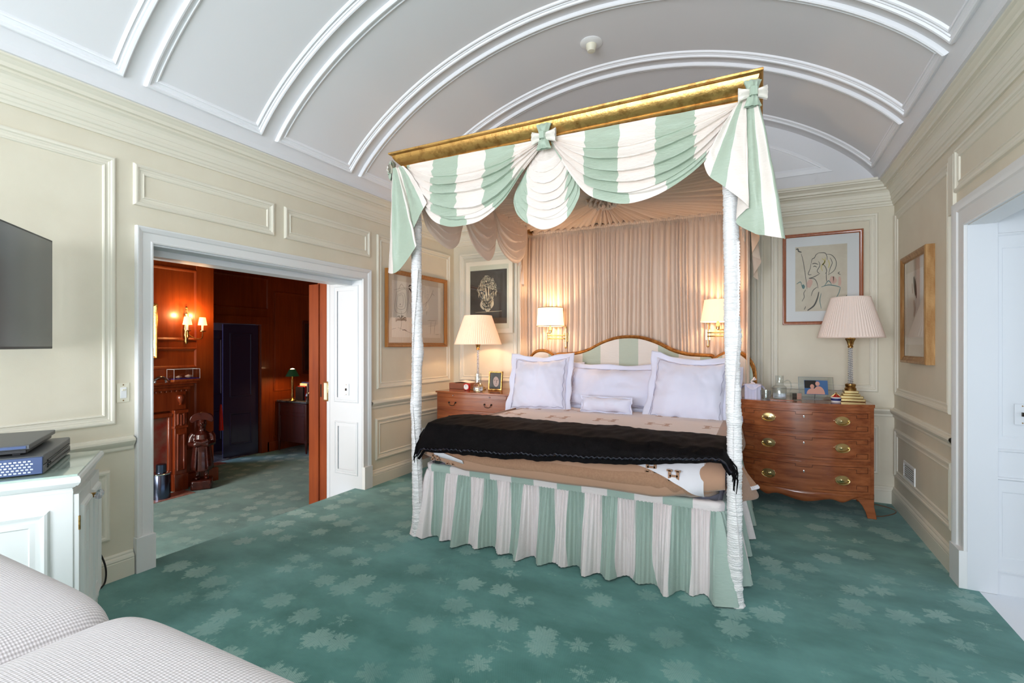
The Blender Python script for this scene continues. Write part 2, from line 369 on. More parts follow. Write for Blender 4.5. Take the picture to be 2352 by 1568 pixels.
def cm(pts, t):     # catmull-rom through a list of tuples, t in 0..1
    n = len(pts)-1; x = min(max(t, 0), 1)*n; i = min(int(x), n-1); f = x-i
    p0, p1, p2, p3 = pts[max(i-1, 0)], pts[i], pts[i+1], pts[min(i+2, n)]
    return tuple(.5*((2*b)+(c-a)*f+(2*a-5*b+4*c-d)*f*f+(3*b-a-3*c+d)*f*f*f) for a, b, c, d in zip(p0, p1, p2, p3))
def lerp(a, b, t): return a+(b-a)*t
def nz(x, y=0, z=0): return mn.noise(Vector((x, y, z)))
def copy_tree(o, parent=None):
    c = o.copy(); COL.objects.link(c); c.parent = parent
    for ch in [x for x in bpy.data.objects if x.parent is o]: copy_tree(ch, c)
    return c
def copy_children(o, parent):
    kids = [x for x in bpy.data.objects if x.parent == o]
    for k in kids:
        c = k.copy(); COL.objects.link(c); c.parent = parent; copy_children(k, c)
def dup(o, loc, rz, label, group=None):
    c = o.copy(); COL.objects.link(c); copy_children(o, c); c.location = loc; c.rotation_euler = (0, 0, rz); c['label'] = label
    if group: c['group'] = group
    return c

# picture-moulding frame on a surface S(u,v,d) -> point. prof = [(inset, height)]
PANEL = [(0, 0), (.004, .014), (.012, .018), (.022, .016), (.028, .008), (.034, .008), (.040, .004), (.052, .004), (.056, .010), (.062, .008), (.066, 0)]
def frame(mb, S, u0, v0, u1, v1, prof=PANEL, su=1, sv=1, mi=0):
    corners = []
    def ring(ins):
        pts = []
        for i in range(su): pts.append((lerp(u0+ins, u1-ins, i/su), v0+ins))
        for i in range(sv): pts.append((u1-ins, lerp(v0+ins, v1-ins, i/sv)))
        for i in range(su): pts.append((lerp(u1-ins, u0+ins, i/su), v1-ins))
        for i in range(sv): pts.append((u0+ins, lerp(v1-ins, v0+ins, i/sv)))
        return pts
    n = len(mb.v); cnt = 2*(su+sv)
    for ins, d in prof:
        for (u, v) in ring(ins): mb.v.append(tuple(S(u, v, d)))
    for j in range(len(prof)-1):
        for i in range(cnt):
            i2 = (i+1) % cnt; mb.face((n+j*cnt+i, n+j*cnt+i2, n+(j+1)*cnt+i2, n+(j+1)*cnt+i), None, mi)
    return mb

# ================================================================== ROOM SHELL
XL, XR, YB, YBL, YF = -3.43, 1.07, 5.36, 5.15, -3.60
YD0, YD1, ZD = 1.725, 3.56, 2.04          # study doorway
YR0, YR1, ZR = 1.75, 3.675, 2.09          # right doorway
WT = .12
def SL(y, z, d): return (XL+d, y, z)
def SR(y, z, d): return (XR-d, y, z)
def SBk(x, z, d): return (x, YB-d, z)
def SBl(x, z, d): return (x, YBL-d, z)

m = MB(); m.box(-3.52, YF-.1, -.06, 1.12, YB+.1, 0); struct(m.build('floor', 'carpet', smooth=False), 'teal green wall-to-wall carpet woven with pale leaves', 'floor')
# left wall with the study doorway
m = MB()
m.box(XL-WT, YF-.1, -.06, XL, YD0, 3.0); m.box(XL-WT, YD1, -.06, XL, YB+.1, 3.0); m.box(XL-WT, YD0, ZD, XL, YD1, 3.0)
wl = struct(m.build('wall_left', 'wall', smooth=False), 'cream panelled wall around the study doorway', 'wall')
m = MB()
frame(m, SL, -3.4, .925, -1.35, 2.517); frame(m, SL, -1.15, .925, .12, 2.517); frame(m, SR, -.95, .965, 1.55, 2.545); frame(m, SL, .26, .925, 1.527, 2.517); frame(m, SL, 1.618, 2.262, 2.594, 2.522); frame(m, SL, 2.686, 2.262, 3.661, 2.522); frame(m, SL, 3.759, .955, 5.06, 2.515)
frame(m, SL, 3.741, .242, 5.06, .66); frame(m, SL, -1.15, .242, .12, .66); frame(m, SL, .26, .242, 1.50, .66)
m.build('panel_moulding', 'wallmold', wl, angle=20)
# right wall
m = MB(); YW0, YW1, ZW0, ZW1 = -2.75, -1.15, .45, 2.35
m.box(XR, YR1, -.06, XR+WT, YB+.1, 3.0); m.box(XR, YR0, ZR, XR+WT, YR1, 3.0); m.box(XR, YW1, -.06, XR+WT, YR0, 3.0); m.box(XR, YF-.1, -.06, XR+WT, YW0, 3.0)
m.box(XR, YW0, -.06, XR+WT, YW1, ZW0); m.box(XR, YW0, ZW1, XR+WT, YW1, 3.0)
wr = struct(m.build('wall_right', 'wall', smooth=False), 'cream panelled wall with the white doorway', 'wall')
m = MB(); frame(m, SR, 3.93, .965, 5.29, 2.545); frame(m, SR, 3.90, .25, 5.30, .675); frame(m, SR, 2.0, 2.317, 3.845, 2.584)
m.box(XR-.018, 3.846, 2.2, XR, 3.93, 2.56)
m.build('panel_moulding', 'wallmold', wr, angle=20)
# back wall and its left return
m = MB(); m.box(-2.47, YB, -.06, XR+WT, YB+.1, 4.3); m.box(XL-WT, YBL, -.06, -2.47, YB+.1, 3.0)
wb = struct(m.build('wall_back', 'wall', smooth=False), 'cream panelled wall behind the bed', 'wall')
m = MB(); frame(m, SBk, .105, .977, .955, 2.583); frame(m, SBk, -.07, .977, .045, 2.583); frame(m, SBk, .105, .25, .955, .68); frame(m, SBl, -3.34, .96, -2.53, 2.53); frame(m, SBl, -3.34, .25, -2.53, .66)
m.build('panel_moulding', 'wallmold', wb, angle=20)
# front wall (behind the camera) with two tall windows
m = MB(); y0, y1 = YF-.1, YF
for a, b in ((XL-WT, -2.95), (-1.35, -.95), (.65, XR+WT)): m.box(a, y0, -.06, b, y1, 3.0)
for a, b in ((-2.95, -1.35), (-.95, .65)): m.box(a, y0, -.06, b, y1, .35); m.box(a, y0, 2.55, b, y1, 3.0)
# front gable up to the vault
struct(m.build('wall_front', 'wall', smooth=False), 'cream wall with two tall windows behind the camera', 'wall')
def window(n, x0, x1, z0, z1, plane, axis):
    w_ = thing('window_%d' % n, 'tall white framed window with clear panes', 'window', kind='structure')
    a = MB(); g = MB()
    def bx(mb, u0, v0, u1, v1, d0, d1):
        if axis == 'y': mb.box(u0, plane+d0, v0, u1, plane+d1, v1)
        else: mb.box(plane+d0, u0, v0, plane+d1, u1, v1)
    t = .06
    bx(a, x0, z0, x0+t, z1, -.05, .02); bx(a, x1-t, z0, x1, z1, -.05, .02); bx(a, x0, z0, x1, z0+t, -.05, .02); bx(a, x0, z1-t, x1, z1, -.05, .02)
    xm = (x0+x1)/2; bx(a, xm-.025, z0, xm+.025, z1, -.04, .0)
    for k in range(1, 4): zz = lerp(z0, z1, k/4); bx(a, x0, zz-.012, x1, zz+.012, -.03, -.005)
    bx(g, x0+t, z0+t, x1-t, z1-t, -.022, -.018)
    a.build('window_frame', 'trim', w_, smooth=False); g.build('pane', 'pane', w_, smooth=False)
window(1, -2.95, -1.35, .35, 2.55, YF-.04, 'y'); window(2, -.95, .65, .35, 2.55, YF-.04, 'y'); window(3, YW0, YW1, ZW0, ZW1, XR+.06, 'x')

# ---- barrel vault
XC, AH, Z0V, RISE = -1.18, 2.12, 2.85, .94
RC = (AH*AH+RISE*RISE)/(2*RISE)
def vault_xz(phi):
    x = XC-AH*math.cos(phi); zc = Z0V+RISE-RC+math.sqrt(RC*RC-(x-XC)**2); ze = Z0V+RISE*math.sin(phi)
    return x, .72*zc+.28*ze
_tab = [vault_xz(PI*i/400) for i in range(401)]; _len = [0]
for i in range(400): _len.append(_len[-1]+math.dist(_tab[i], _tab[i+1]))
VL = _len[-1]
def vault_s(s):
    s = min(max(s, 0), VL); import bisect
    i = min(max(bisect.bisect_right(_len, s)-1, 0), 399); f = (s-_len[i])/(_len[i+1]-_len[i])
    a, b = _tab[i], _tab[i+1]; x, z = lerp(a[0], b[0], f), lerp(a[1], b[1], f); dx, dz = b[0]-a[0], b[1]-a[1]; L = math.hypot(dx, dz)
    return x, z, dz/L, -dx/L     # inward normal (down)
def SV(s, y, d):
    x, z, nx, nz_ = vault_s(s); return (x+nx*d, y, z+nz_*d)
m = MB(); m.grid(lambda u, v: SV(u*VL, lerp(YF-.1, YB+.02, v), 0), 96, 8)
m.grid(lambda u, v: SV(u*VL, lerp(YF-.1, YB+.02, v), -.06), 96, 1)
m.box(XL-WT, YF-.1, 2.84, XC-AH+.01, YB+.1, 2.92); m.box(XC+AH-.01, YF-.1, 2.84, XR+WT, YB+.1, 2.92)
# end gables
for yy in (YF-.09,):
    m.grid(lambda u, v: (vault_s(u*VL)[0], yy, lerp(2.84, vault_s(u*VL)[1], v)), 64, 1)
ce = struct(m.build('ceiling', 'ceil', angle=20), 'grey-white barrel vaulted ceiling with moulded panels', 'ceiling')
ce.modifiers.new('tri', 'TRIANGULATE')
VPROF = [(0, 0), (.003, .020), (.010, .026), (.020, .024), (.026, .014), (.034, .014), (.038, .008), (.050, .008), (.054, .014), (.062, .010), (.068, 0)]
m = MB()
for a, b in ((-3.55, -2.90), (-2.80, -2.02), (-1.92, -1.15), (-1.05, -.27), (-.17, .60), (.71, 1.485), (1.589, 2.354), (2.469, 3.229), (3.325, 4.112), (4.222, 5.16)):
    frame(m, SV, .10, a, VL-.10, b, VPROF, su=90, sv=1)
struct(m.build('trim_1', 'ceilmold', angle=25), 'white raised rib mouldings across the vaulted ceiling', 'ceiling moulding')
# lunette on the back wall above the cornice
m = MB()
def lun(s, d, k=0):
    x, z, nx, nz_ = vault_s(s); return x, z
pts = [vault_s(lerp(.0, VL, i/60)) for i in range(61)]
m.grid(lambda u, v: (vault_s(u*VL)[0], YB-.012, lerp(2.84, vault_s(u*VL)[1]+.01, v)), 60, 1)
lu = struct(m.build('wall_lunette', 'ceil', smooth=False), 'arched plaster wall area filling the vault end', 'wall')
m = MB()
def lpath(off, zb):
    out = []
    for i in range(61):
        x, z, nx, nz_ = vault_s(lerp(.04, VL-.04, i/60)); px, pz = x+nx*off, z+nz_*off
        if pz > zb: out.append((px, pz))
    return out
def lring(off): 
    a = lpath(off, 2.84+off*.95); n = 50; res = []
    for i in range(n+1):
        q = i/n*(len(a)-1); k = min(int(q), len(a)-2); res.append((lerp(a[k][0], a[k+1][0], q-k), lerp(a[k][1], a[k+1][1], q-k)))
    return res
lp = [(.16, 0), (.163, .012), (.172, .015), (.182, .009), (.19, .009), (.195, 0)]
rings = [[(x, YB-.012-d, z) for x, z in lring(o)] for o, d in lp]; n = len(rings[0])
for j in range(len(rings)-1):
    b0 = len(m.v); m.v += rings[j]+rings[j+1]
    for i in range(n): i2 = (i+1) % n; m.face((b0+i, b0+i2, b0+n+i2, b0+n+i))
m.build('panel_moulding', 'ceilmold', lu, angle=20)

# ---- crown, chair rail, base
CROWN = [(0, -.235), (.012, -.235), (.014, -.222), (.020, -.216), (.020, -.198), (.030, -.192), (.034, -.176), (.030, -.168), (.034, -.150), (.038, -.148), (.042, -.120), (.052, -.104), (.066, -.094), (.070, -.094), (.070, -.080), (.090, -.078), (.092, -.058), (.100, -.052), (.110, -.040), (.122, -.034), (.124, -.022), (.132, -.020), (.134, -.002), (.134, 0), (0, 0)]
RAIL = [(0, 0), (.010, .002), (.014, .010), (.014, .024), (.024, .034), (.034, .046), (.040, .058), (.038, .070), (.026, .076), (.014, .078), (.010, .084), (0, .086)]
BASE = [(0, .150), (.006, .148), (.012, .140), (.012, .132), (.020, .124), (.024, .112), (.022, .104), (.024, .100), (.024, 0)]
def run(pts, prof, ups, mat, name, label, cat, z=0, closed=False):
    # pts: 2-D polyline; room lies to the LEFT of the direction of travel
    mb = MB(); path = []; n = len(pts)
    for i, p in enumerate(pts):
        d0 = Vector((pts[i][0]-pts[i-1][0], pts[i][1]-pts[i-1][1])).normalized() if i > 0 else None
        d1 = Vector((pts[i+1][0]-pts[i][0], pts[i+1][1]-pts[i][1])).normalized() if i < n-1 else None
        if closed:
            q0 = pts[i-1]; q1 = pts[(i+1) % n]; d0 = Vector((p[0]-q0[0], p[1]-q0[1])).normalized(); d1 = Vector((q1[0]-p[0], q1[1]-p[1])).normalized()
        if d0 is None: d0 = d1
        if d1 is None: d1 = d0
        n0 = Vector((-d0.y, d0.x)); n1 = Vector((-d1.y, d1.x)); mm = n0+n1; mm = mm/(mm.dot(n0)) if mm.length > 1e-5 else n0
        path.append(((p[0], p[1], z), (mm.x, mm.y, 0), (0, 0, 1)))
    mb.sweep(path, prof, None, closed)
    return struct(mb.build(name, mat, angle=22), label, cat)
ROOM = [(XR, YF), (XR, YB), (-2.47, YB), (-2.47, YBL), (XL, YBL), (XL, YF)]
run(ROOM, CROWN, None, 'wallmold', 'trim_2', 'cream stepped crown cornice below the vault', 'cornice', 2.865, True)
CL = .098
run([(XR, YR1+.165), (XR, YB), (-2.47, YB), (-2.47, YBL), (XL, YBL), (XL, YD1+CL+.01)], RAIL, None, 'wallmold', 'trim_3', 'cream chair rail along the bed end of the room', 'chair rail', .762)
run([(XL, YD0-CL-.01), (XL, YF), (XR, YF), (XR, YR0-.165)], RAIL, None, 'wallmold', 'trim_4', 'cream chair rail left of the study doorway', 'chair rail', .762)
run([(XR, YR1+.165), (XR, YB), (-2.47, YB), (-2.47, YBL), (XL, YBL), (XL, YD1+CL+.01)], BASE, None, 'wallmold', 'baseboard_back', 'cream stepped baseboard around the bed end', 'baseboard', 0)
run([(XL, YD0-CL-.01), (XL, YF), (XR, YF), (XR, YR0-.165)], BASE, None, 'wallmold', 'baseboard_left', 'cream stepped baseboard left of the study doorway', 'baseboard', 0)
# ---- casings
def casing(name, X, s, ya, yb, zt, wd, label, ext=0):
    # s=+1 room towards +x (left wall), -1 right wall
    pr_ = [(0, 0), (0, .016), (.008, .018), (.014, .012), (.018, .012), (wd*.62, .014), (wd*.68, .022), (wd*.78, .026), (wd*.9, .032), (wd*.97, .032), (wd, .026), (wd, 0)]
    mb = MB(); path = [((X, ya, -.0), (0, -1, 0), (s, 0, 0)), ((X, ya, zt), (0, -1, 1), (s, 0, 0)), ((X, yb, zt), (0, 1, 1), (s, 0, 0)), ((X, yb, 0), (0, 1, 0), (s, 0, 0))]
    mb.sweep(path, pr_, None)
    for yy, q in ((ya, -1), (yb, 1)):
        a, b = sorted((yy-q*.003, yy+q*(wd+.006))); xx = sorted((X, X+s*.038)); mb.box(xx[0], a, 0, xx[1], b, .215)
    return struct(mb.build(name, 'trim', angle=25), label, 'door casing')
casing('trim_5', XL, 1, YD0, YD1, ZD, CL, 'white moulded casing around the study doorway')
casing('trim_6', XR, -1, YR0, YR1, ZR, .15, 'wide white moulded casing around the right doorway')

# ================================================================== STUDY DOORWAY (deep reveal, sliding door)
ZS = -.34; K = 1.243
def st(x, y, z=0): return (x*K, y*K, 1.4+(z-1.4)*K)
m = MB()
m.box(-3.86, YD1-.004, ZS, XL-WT+.001, YD1+.10, 2.6)            # far jamb lining
m.box(XL-WT-.002, YD1-.004, ZS, XL+.001, YD1+.002, ZD)
m.box(-3.86, YD0, ZD-.012, XL+.0, YD1, ZD+.02)             # soffit
m.box(XL-WT-.0, YD0-.02, ZS, XL, YD0, ZD)                  # near jamb
m.box(-3.60, YD0-.02, ZS, XL-WT, YD0+.012, ZD)
m.box(-3.64, YD0, ZD-.055, -3.56, YD1, ZD-.012); m.box(-3.84, YD0, ZD-.035, -3.64, YD1, ZD-.012)
jb = struct(m.build('trim_7', 'jamb', smooth=False, bevel=.002), 'white panelled lining of the study doorway', 'door lining')
def SJ(x, z, d): return (x, YD1-.004-d, z)
m = MB(); P3 = [(0, 0), (.002, .006), (.010, .010), (.016, .004), (.022, .004), (.03, .008), (.05, .010), (.05, .010)]
frame(m, SJ, -3.80, .83, -3.475, 1.985, P3); frame(m, SJ, -3.79, .12, -3.48, .645, P3)
m.build('panel_moulding', 'jamb', jb, angle=20)
# white sliding door, edge on, with brass pull
t = thing('door_1', 'white sliding pocket door edge in the study doorway', 'door', (-3.955, YD1, ZS), kind='structure')
m = MB(); m.box(-.045, -.002, 0, .09, .9, ZD-ZS-.02); m.build('door_leaf', 'jamb', t, smooth=False, bevel=.003)
m = MB(); m.box(.006, -.008, .86-ZS-.03, .072, -.001, 1.03-ZS); o = m.build('flush_pull', 'brass', t, bevel=.003)
m = MB(); m.box(.018, -.012, .875-ZS-.03, .060, -.006, 1.015-ZS); m.build('pull_recess', 'cream', o, bevel=.003)
m = MB(); m.box(-.038, -.006, .90-ZS-.03, -.022, -.001, 1.0-ZS); m.build('latch', 'darkmetal', t)
# near jamb strike plate
m = MB(); m.box(-3.50, YD0-.001, .86, -3.485, YD0+.004, 1.09); m.build('strike_plate', 'darkmetal', jb, smooth=False)

# ================================================================== STUDY BEYOND
m = MB(); m.box(-9.2, -1.4, ZS-.05, -3.50, 7.6, ZS); struct(m.build('floor', 'carpet', smooth=False), 'green carpet of the study beyond the doorway', 'floor')
BX, RX = -5.05*K, -5.75*K      # chimney breast, recess wall
YC = 3.10*K
m = MB()
m.box(BX-.9, -1.4, ZS, BX, YC, 2.9)
yA, yBd, zH = 3.545*K, 4.15*K, 1.4+(1.665-1.4)*K
m.box(RX-.12, YC, ZS, RX, 3.50*K, 2.9); m.box(RX-.12, yBd+.02, ZS, RX, 7.6, 2.9); m.box(RX-.12, 3.50*K, zH, RX, yBd+.02, 2.9)
m.box(-9.2, 7.5, ZS, -3.5, 7.6, 2.9); m.box(-3.90, YD1+.10, ZS, -3.551, 7.6, 2.9); m.box(-3.78, -1.4, ZS, -3.551, YD0-.02, 2.9)
m.box(-3.86, YD0-.02, ZD+.02, -3.551, YD1+.1, 2.9)
m.box(-4.03, YD1-.004, ZS, -4.125+.22, YD1+.0, 2.2)
m.box(-4.14, YD1-.02, ZS, -4.005, YD1+1.0, 2.02)
ws = struct(m.build('wall_study', 'study', smooth=False), 'reddish brown wood panelled walls of the study', 'wall')
def SBr(y, z, d): return (BX+d, y, z)
def SRc(y, z, d): return (RX+d, y, z)
PW = [(0, 0), (.006, -.006), (.016, .010), (.03, .012), (.045, .004), (.05, 0)]
m = MB()
y1b = 2.96*K
frame(m, SBr, 2.50*K, 1.44, y1b, 2.35, PW); frame(m, SBr, 2.84*K, .1, y1b, .98, PW); frame(m, SBr, 2.50*K, 1.10, y1b, 1.38, PW)
frame(m, SRc, 4.33*K, .62, 5.3*K, 2.3, PW); frame(m, SRc, 4.33*K, ZS+.2, 5.3*K, .5, PW); frame(m, SRc, 3.2*K, 1.95, 4.28*K, 2.5, PW)
m.box(BX, YC-.34, ZS, BX+.05, YC+.05, ZS+.16); m.box(RX, 4.24*K, ZS, RX+.03, 7.5, ZS+.16)
m.box(BX-.001, YC-.20, ZS+.16, BX+.012, YC+.01, 2.7)
m.build('panel_moulding', 'study', ws, angle=20)
m = MB(); m.box(-9.2, -1.4, 2.9, -3.5, 7.6, 3.0); struct(m.build('ceiling', 'studydark', smooth=False), 'dark wood ceiling of the study', 'ceiling')
m = MB(); m.box(BX-.9, -1.4, ZS, -3.551, -1.3, 2.9); struct(m.build('wall_study', 'study', smooth=False), 'wood panelled near end wall of the study', 'wall')
# hall behind the black doors
m = MB(); m.box(-9.2, 3.1, ZS, -9.1, 7.0, 2.9); m.box(-9.2, 6.3, ZS, RX-.12, 6.4, 2.9)
struct(m.build('wall_hall', 'hallwall', smooth=False), 'grey hall wall beyond the study door', 'wall')
m = MB(); m.box(-9.2, 3.4*K, ZS, RX-.02, 6.3, ZS+.004); struct(m.build('floor', 'hallfloor', smooth=False), 'dark veined marble floor of the hall', 'floor')
m = MB(); m.box(RX-.02, 3.42*K, ZS, RX+.16, 3.62*K, ZS+.006); m.build('trim_8', 'pinkstone', smooth=False); struct(bpy.context.scene.objects['trim_8'], 'pink stone threshold by the black doors', 'threshold')
# door casing
m = MB(); m.box(RX, yBd, ZS, RX+.03, yBd+.14, zH); m.box(RX, YC, zH, RX+.03, yBd+.14, zH+.12); m.box(RX-.12, yBd-.0, ZS, RX, yBd+.021, zH)
struct(m.build('trim_9', 'study', smooth=False, bevel=.004), 'wood casing around the black panelled door', 'door casing')
def panel_door(name, hinge, rz, wd, ht, label, side=1):
    t = thing(name, label, 'door', hinge, rz, kind='structure')
    m = MB(); m.box(0, -.02, 0, wd, .02, ht)
    def F(u, v, d): return (u, -.02-d, v)
    def G(u, v, d): return (u, .02+d, v)
    pr_ = [(0, 0), (.008, .008), (.02, .010), (.03, -.002), (.04, -.004), (.05, -.004)]
    for S in (F, G): frame(m, S, .09, .92, wd-.09, ht-.13, pr_); frame(m, S, .09, .18, wd-.09, .68, pr_)
    m.build('door_leaf', 'blackwood', t, angle=20)
    m = MB(); m.box(wd-.08, -.03, .95, wd-.04, -.02, 1.15); m.tube([(wd-.06, -.02, 1.05), (wd-.06, -.06, 1.05)], .008); m.ball((wd-.06, -.075, 1.05), .024)
    m.build('door_handle', 'brass', t)
    m = MB()
    for zz in (.25, 1.0, 1.8): m.tube([(.0, -.025, zz), (.0, -.025, zz+.1)], .008)
    m.build('hinge', 'antbrass', t)
    return t
hd = zH-ZS
panel_door('door_2', (RX-.05, yBd-.01, ZS+.01), R(-90-14), .51, hd-.02, 'black lacquered panelled door ajar in the study wood casing')
d3 = panel_door('door_3', (RX-.75, 3.53*K-.05, ZS+.01), R(85), .72, hd-.10, 'dark panelled hall door seen behind the open black door')
# red tassel hung on the handle
m = MB(); m.tube([(0, 0, 0), (.004, 0, -.02), (.006, 0, -.1), (.012, 0, -.38)], [.008, .014, .02, .03], 12)
o = m.build('tassel', 'redcord'); o.location = st(-5.66, 3.575, .70); tag(o, 'long red silk tassel hanging from the dark hall door knob', 'tassel')

# fireplace
t = thing('fireplace', 'carved reddish wood fireplace with veined marble slips', 'fireplace', (BX, 2.0*K, ZS))
fx = lambda v: v-BX
def fl(mb): return mb.xf(Matrix.Translation((-BX, -2.0*K, -ZS)))
ye = 2.80*K; zm = 1.4+(1.05-1.4)*K
m = MB()
m.box(BX, 1.2*K, zm-.03, BX+.20, ye+.07, zm); m.box(BX, 1.22*K, zm-.06, BX+.17, ye+.05, zm-.03); m.box(BX, 1.24*K, zm-.10, BX+.14, ye+.03, zm-.06)
fl(m).build('mantel_shelf', 'mantel', t, bevel=.006)
m = MB()
m.box(BX, 1.25*K, zm-.34, BX+.09, ye, zm-.10)
for k in range(28): yk = 1.6*K+k*.055; m.box(BX+.09, yk, zm-.125, BX+.105, yk+.03, zm-.10)
fl(m).build('frieze', 'mantel', t, bevel=.003)
m = MB(); ya_ = ye-.135
m.box(BX, ya_, ZS, BX+.11, ye, zm-.34); m.box(BX, ya_-.01, ZS, BX+.125, ye+.01, ZS+.2); m.box(BX, ya_-.01, zm-.38, BX+.125, ye+.01, zm-.34); m.box(BX, ya_-.01, zm-.56, BX+.12, ye+.01, zm-.53)
def SF(y, z, d): return (BX+.11+d, y, z)
frame(m, SF, ya_+.022, ZS+.24, ye-.022, zm-.62, [(0, 0), (.005, .008), (.014, .010), (.024, -.004), (.03, -.006)])
fl(m).build('pilaster', 'mantel', t, angle=25, bevel=.003)
m = MB(); m.lathe([(.0, -.05), (.02, -.05), (.012, -.035), (.03, .0), (.038, .04), (.03, .06), (.04, .07), (0, .075)], (BX+.105, (ya_+ye)/2, zm-.23), 16)
fl(m).build('carving', 'mantel', t)
m = MB(); m.grid(lambda u, v: (BX+.112+.012*abs(math.sin(u*3*PI)), lerp(ya_+.02, ye-.02, u), lerp(zm-.52, zm-.39, v)+.012*math.sin(u*9)), 24, 4)
fl(m).build('carving', 'mantel', t)
m = MB(); m.box(BX, ya_-.045, ZS, BX+.06, ya_, zm-.36); m.box(BX, 1.25*K, zm-.42, BX+.075, ya_, zm-.36); fl(m).build('inner_moulding', 'mantel', t, bevel=.012)
m = MB(); m.box(BX, ya_-.32, ZS, BX+.03, ya_-.045, zm-.42); m.box(BX, 1.25*K, zm-.66, BX+.03, ya_-.32, zm-.42); fl(m).build('marble_slip', 'marble', t, smooth=False)
m = MB(); m.box(BX-.001, 1.3*K, ZS, BX+.012, ya_-.32, zm-.66); fl(m).build('firebox', 'black', t, smooth=False)
m = MB(); m.box(BX+.13, 1.2*K, ZS, BX+.36, 2.76*K, ZS+.006); o = m.build('hearth_stone', 'pinkstone', smooth=False, off=(BX, 2*K, ZS)); tag(o, 'flat pink veined hearth stone in front of the fireplace', 'hearth')
# steel canister
t = thing('canister', 'blued steel cylindrical canister with stepped neck on the hearth', 'canister', (BX+.235, 2.52*K, ZS+.006))
m = MB(); m.lathe([(0, 0), (.088, 0), (.088, .27), (.08, .285), (.05, .287)], (0, 0, 0), 32); m.build('body', 'steel', t)
m = MB(); m.lathe([(.05, .285), (.05, .38), (.045, .385), (0, .385)], (0, 0, 0), 32); m.build('neck', 'steel', t)
m = MB(); m.lathe([(.088, .268), (.093, .272), (.093, .285), (.086, .29), (.05, .29)], (0, 0, 0), 32); m.build('rim', 'chrome', t)
# carved statue
t = thing('carved_statue', 'dark carved wooden figurine with folded arms and bicorne hat beside the fireplace', 'statue', (-4.86*K, 2.885*K, ZS), R(55))
m = MB(); m.box(-.11, -.11, 0, .11, .11, .12); m.build('plinth', 'statuewood', t, bevel=.02)
m = MB()
for s in (-1, 1):
    m.tube([(s*.045, .02, .12), (s*.045, .0, .14), (s*.045, .0, .2), (s*.045, -.0, .30), (s*.04, 0, .42)], [.028, .026, .026, .034, .045], 12)
    m.ball((s*.05, -.035, .138), (.026, .055, .022), 12, 8)
    m.tube([(s*.075, 0, .665), (s*.105, -.005, .62), (s*.112, -.03, .55), (s*.06, -.095, .545), (-s*.05, -.105, .58)], [.046, .042, .037, .032, .026], 12)
    m.ball((-s*.06, -.105, .588), (.026, .022, .022), 10, 8)
m.tube([(0, .01, .22), (0, .01, .34), (0, 0, .46), (0, 0, .56), (0, .0, .66), (0, 0, .70)], [.105, .10, .088, .098, .088, .04], 20)
m.tube([(0, 0, .68), (0, -.005, .76)], [.04, .036], 12); m.ball((0, -.015, .79), (.05, .058, .065), 18, 14)
m.ball((0, -.074, .785), (.010, .014, .014), 8, 6); m.ball((-.018, -.066, .805), .008, 8, 6); m.ball((.018, -.066, .805), .008, 8, 6); m.ball((0, -.066, .762), (.018, .008, .006), 8, 6)
o = m.build('figure', 'statuewood', t); rm = o.modifiers.new('remesh', 'REMESH'); rm.mode = 'VOXEL'; rm.voxel_size = .006; rm.use_smooth_shade = True
sm = o.modifiers.new('smooth', 'SMOOTH'); sm.iterations = 4
m = MB()      # open coat skirts
for s in (-1, 1): m.grid(lambda u, v: ((.075+.04*(1-v))*math.cos(lerp(.35, 2.1, u))*s*0+s*(.09+.035*(1-v))*math.sin(lerp(.5, 2.6, u)), -(.09+.03*(1-v))*math.cos(lerp(.5, 2.6, u)), lerp(.24, .56, v)), 12, 8)
o = m.build('coat', 'statuewood', t); so = o.modifiers.new('solid', 'SOLIDIFY'); so.thickness = .01
m = MB()
m.prism([(.125*math.cos(a), .825+.105*math.sin(a)**.8) for a in [PI*k/24 for k in range(25)]]+[(-.10, .80), (-.05, .83), (0, .835), (.05, .83), (.10, .80)], -.058, -.020, 'y'); m.prism([(.115*math.cos(a), .825+.080*math.sin(a)**.8) for a in [PI*k/24 for k in range(25)]], -.022, .045, 'y')
o = m.build('hat', 'statuewood', t, bevel=.008)
# shell case on the mantel
t = thing('display_case', 'clear display case of shells on blue velvet on the mantel shelf', 'display case', (BX+.10, 2.775*K, zm))
m = MB(); m.box(-.075, -.15, 0, .075, .15, .028); m.build('case_base', 'mahogleft', t, bevel=.003)
m = MB(); m.box(-.07, -.145, .028, .07, .145, .036); m.build('velvet_pad', 'bluevelvet', t)
m = MB(); m.box(-.072, -.148, .03, .072, .148, .145); m.build('clear_cover', 'glass', t, smooth=False)
m = MB()
for a in (-.072, .072):
    for b in (-.148, .148): m.box(a-.0015, b-.0015, .03, a+.0015, b+.0015, .147)
for zz in (.145,):
    for a in (-.072, .072): m.box(a-.0015, -.148, zz, a+.0015, .148, zz+.003)
    for b in (-.148, .148): m.box(-.072, b-.0015, zz, .072, b+.0015, zz+.003)
m.build('edge', 'white', t, smooth=False)
for (yy, sc, lab) in ((-.055, 1.0, 'smaller pink seashell at left in the display case'), (.06, 1.3, 'larger pale seashell at right in the display case')):
    m = MB(); m.grid(lambda u, v: (.018*sc*math.sin(PI*v)**.7*math.cos(2*PI*u), (v-.5)*.075*sc, .016*sc+.016*sc*math.sin(PI*v)**.7*math.sin(2*PI*u)*(1+.1*math.cos(14*v))), 16, 14, closeu=True)
    o = m.build('seashell', 'shell'); o.location = (BX+.10, 2.775*K+yy, zm+.036); tag(o, lab, 'shell', 'seashells in the display case')
m = MB(); m.grid(lambda u, v: (.03*math.sin(PI*v)**.6*math.cos(2*PI*u), (v-.5)*.2, .032+.045*math.sin(PI*v)+.022*math.sin(PI*v)**.6*math.sin(2*PI*u)-.02), 18, 16, closeu=True)
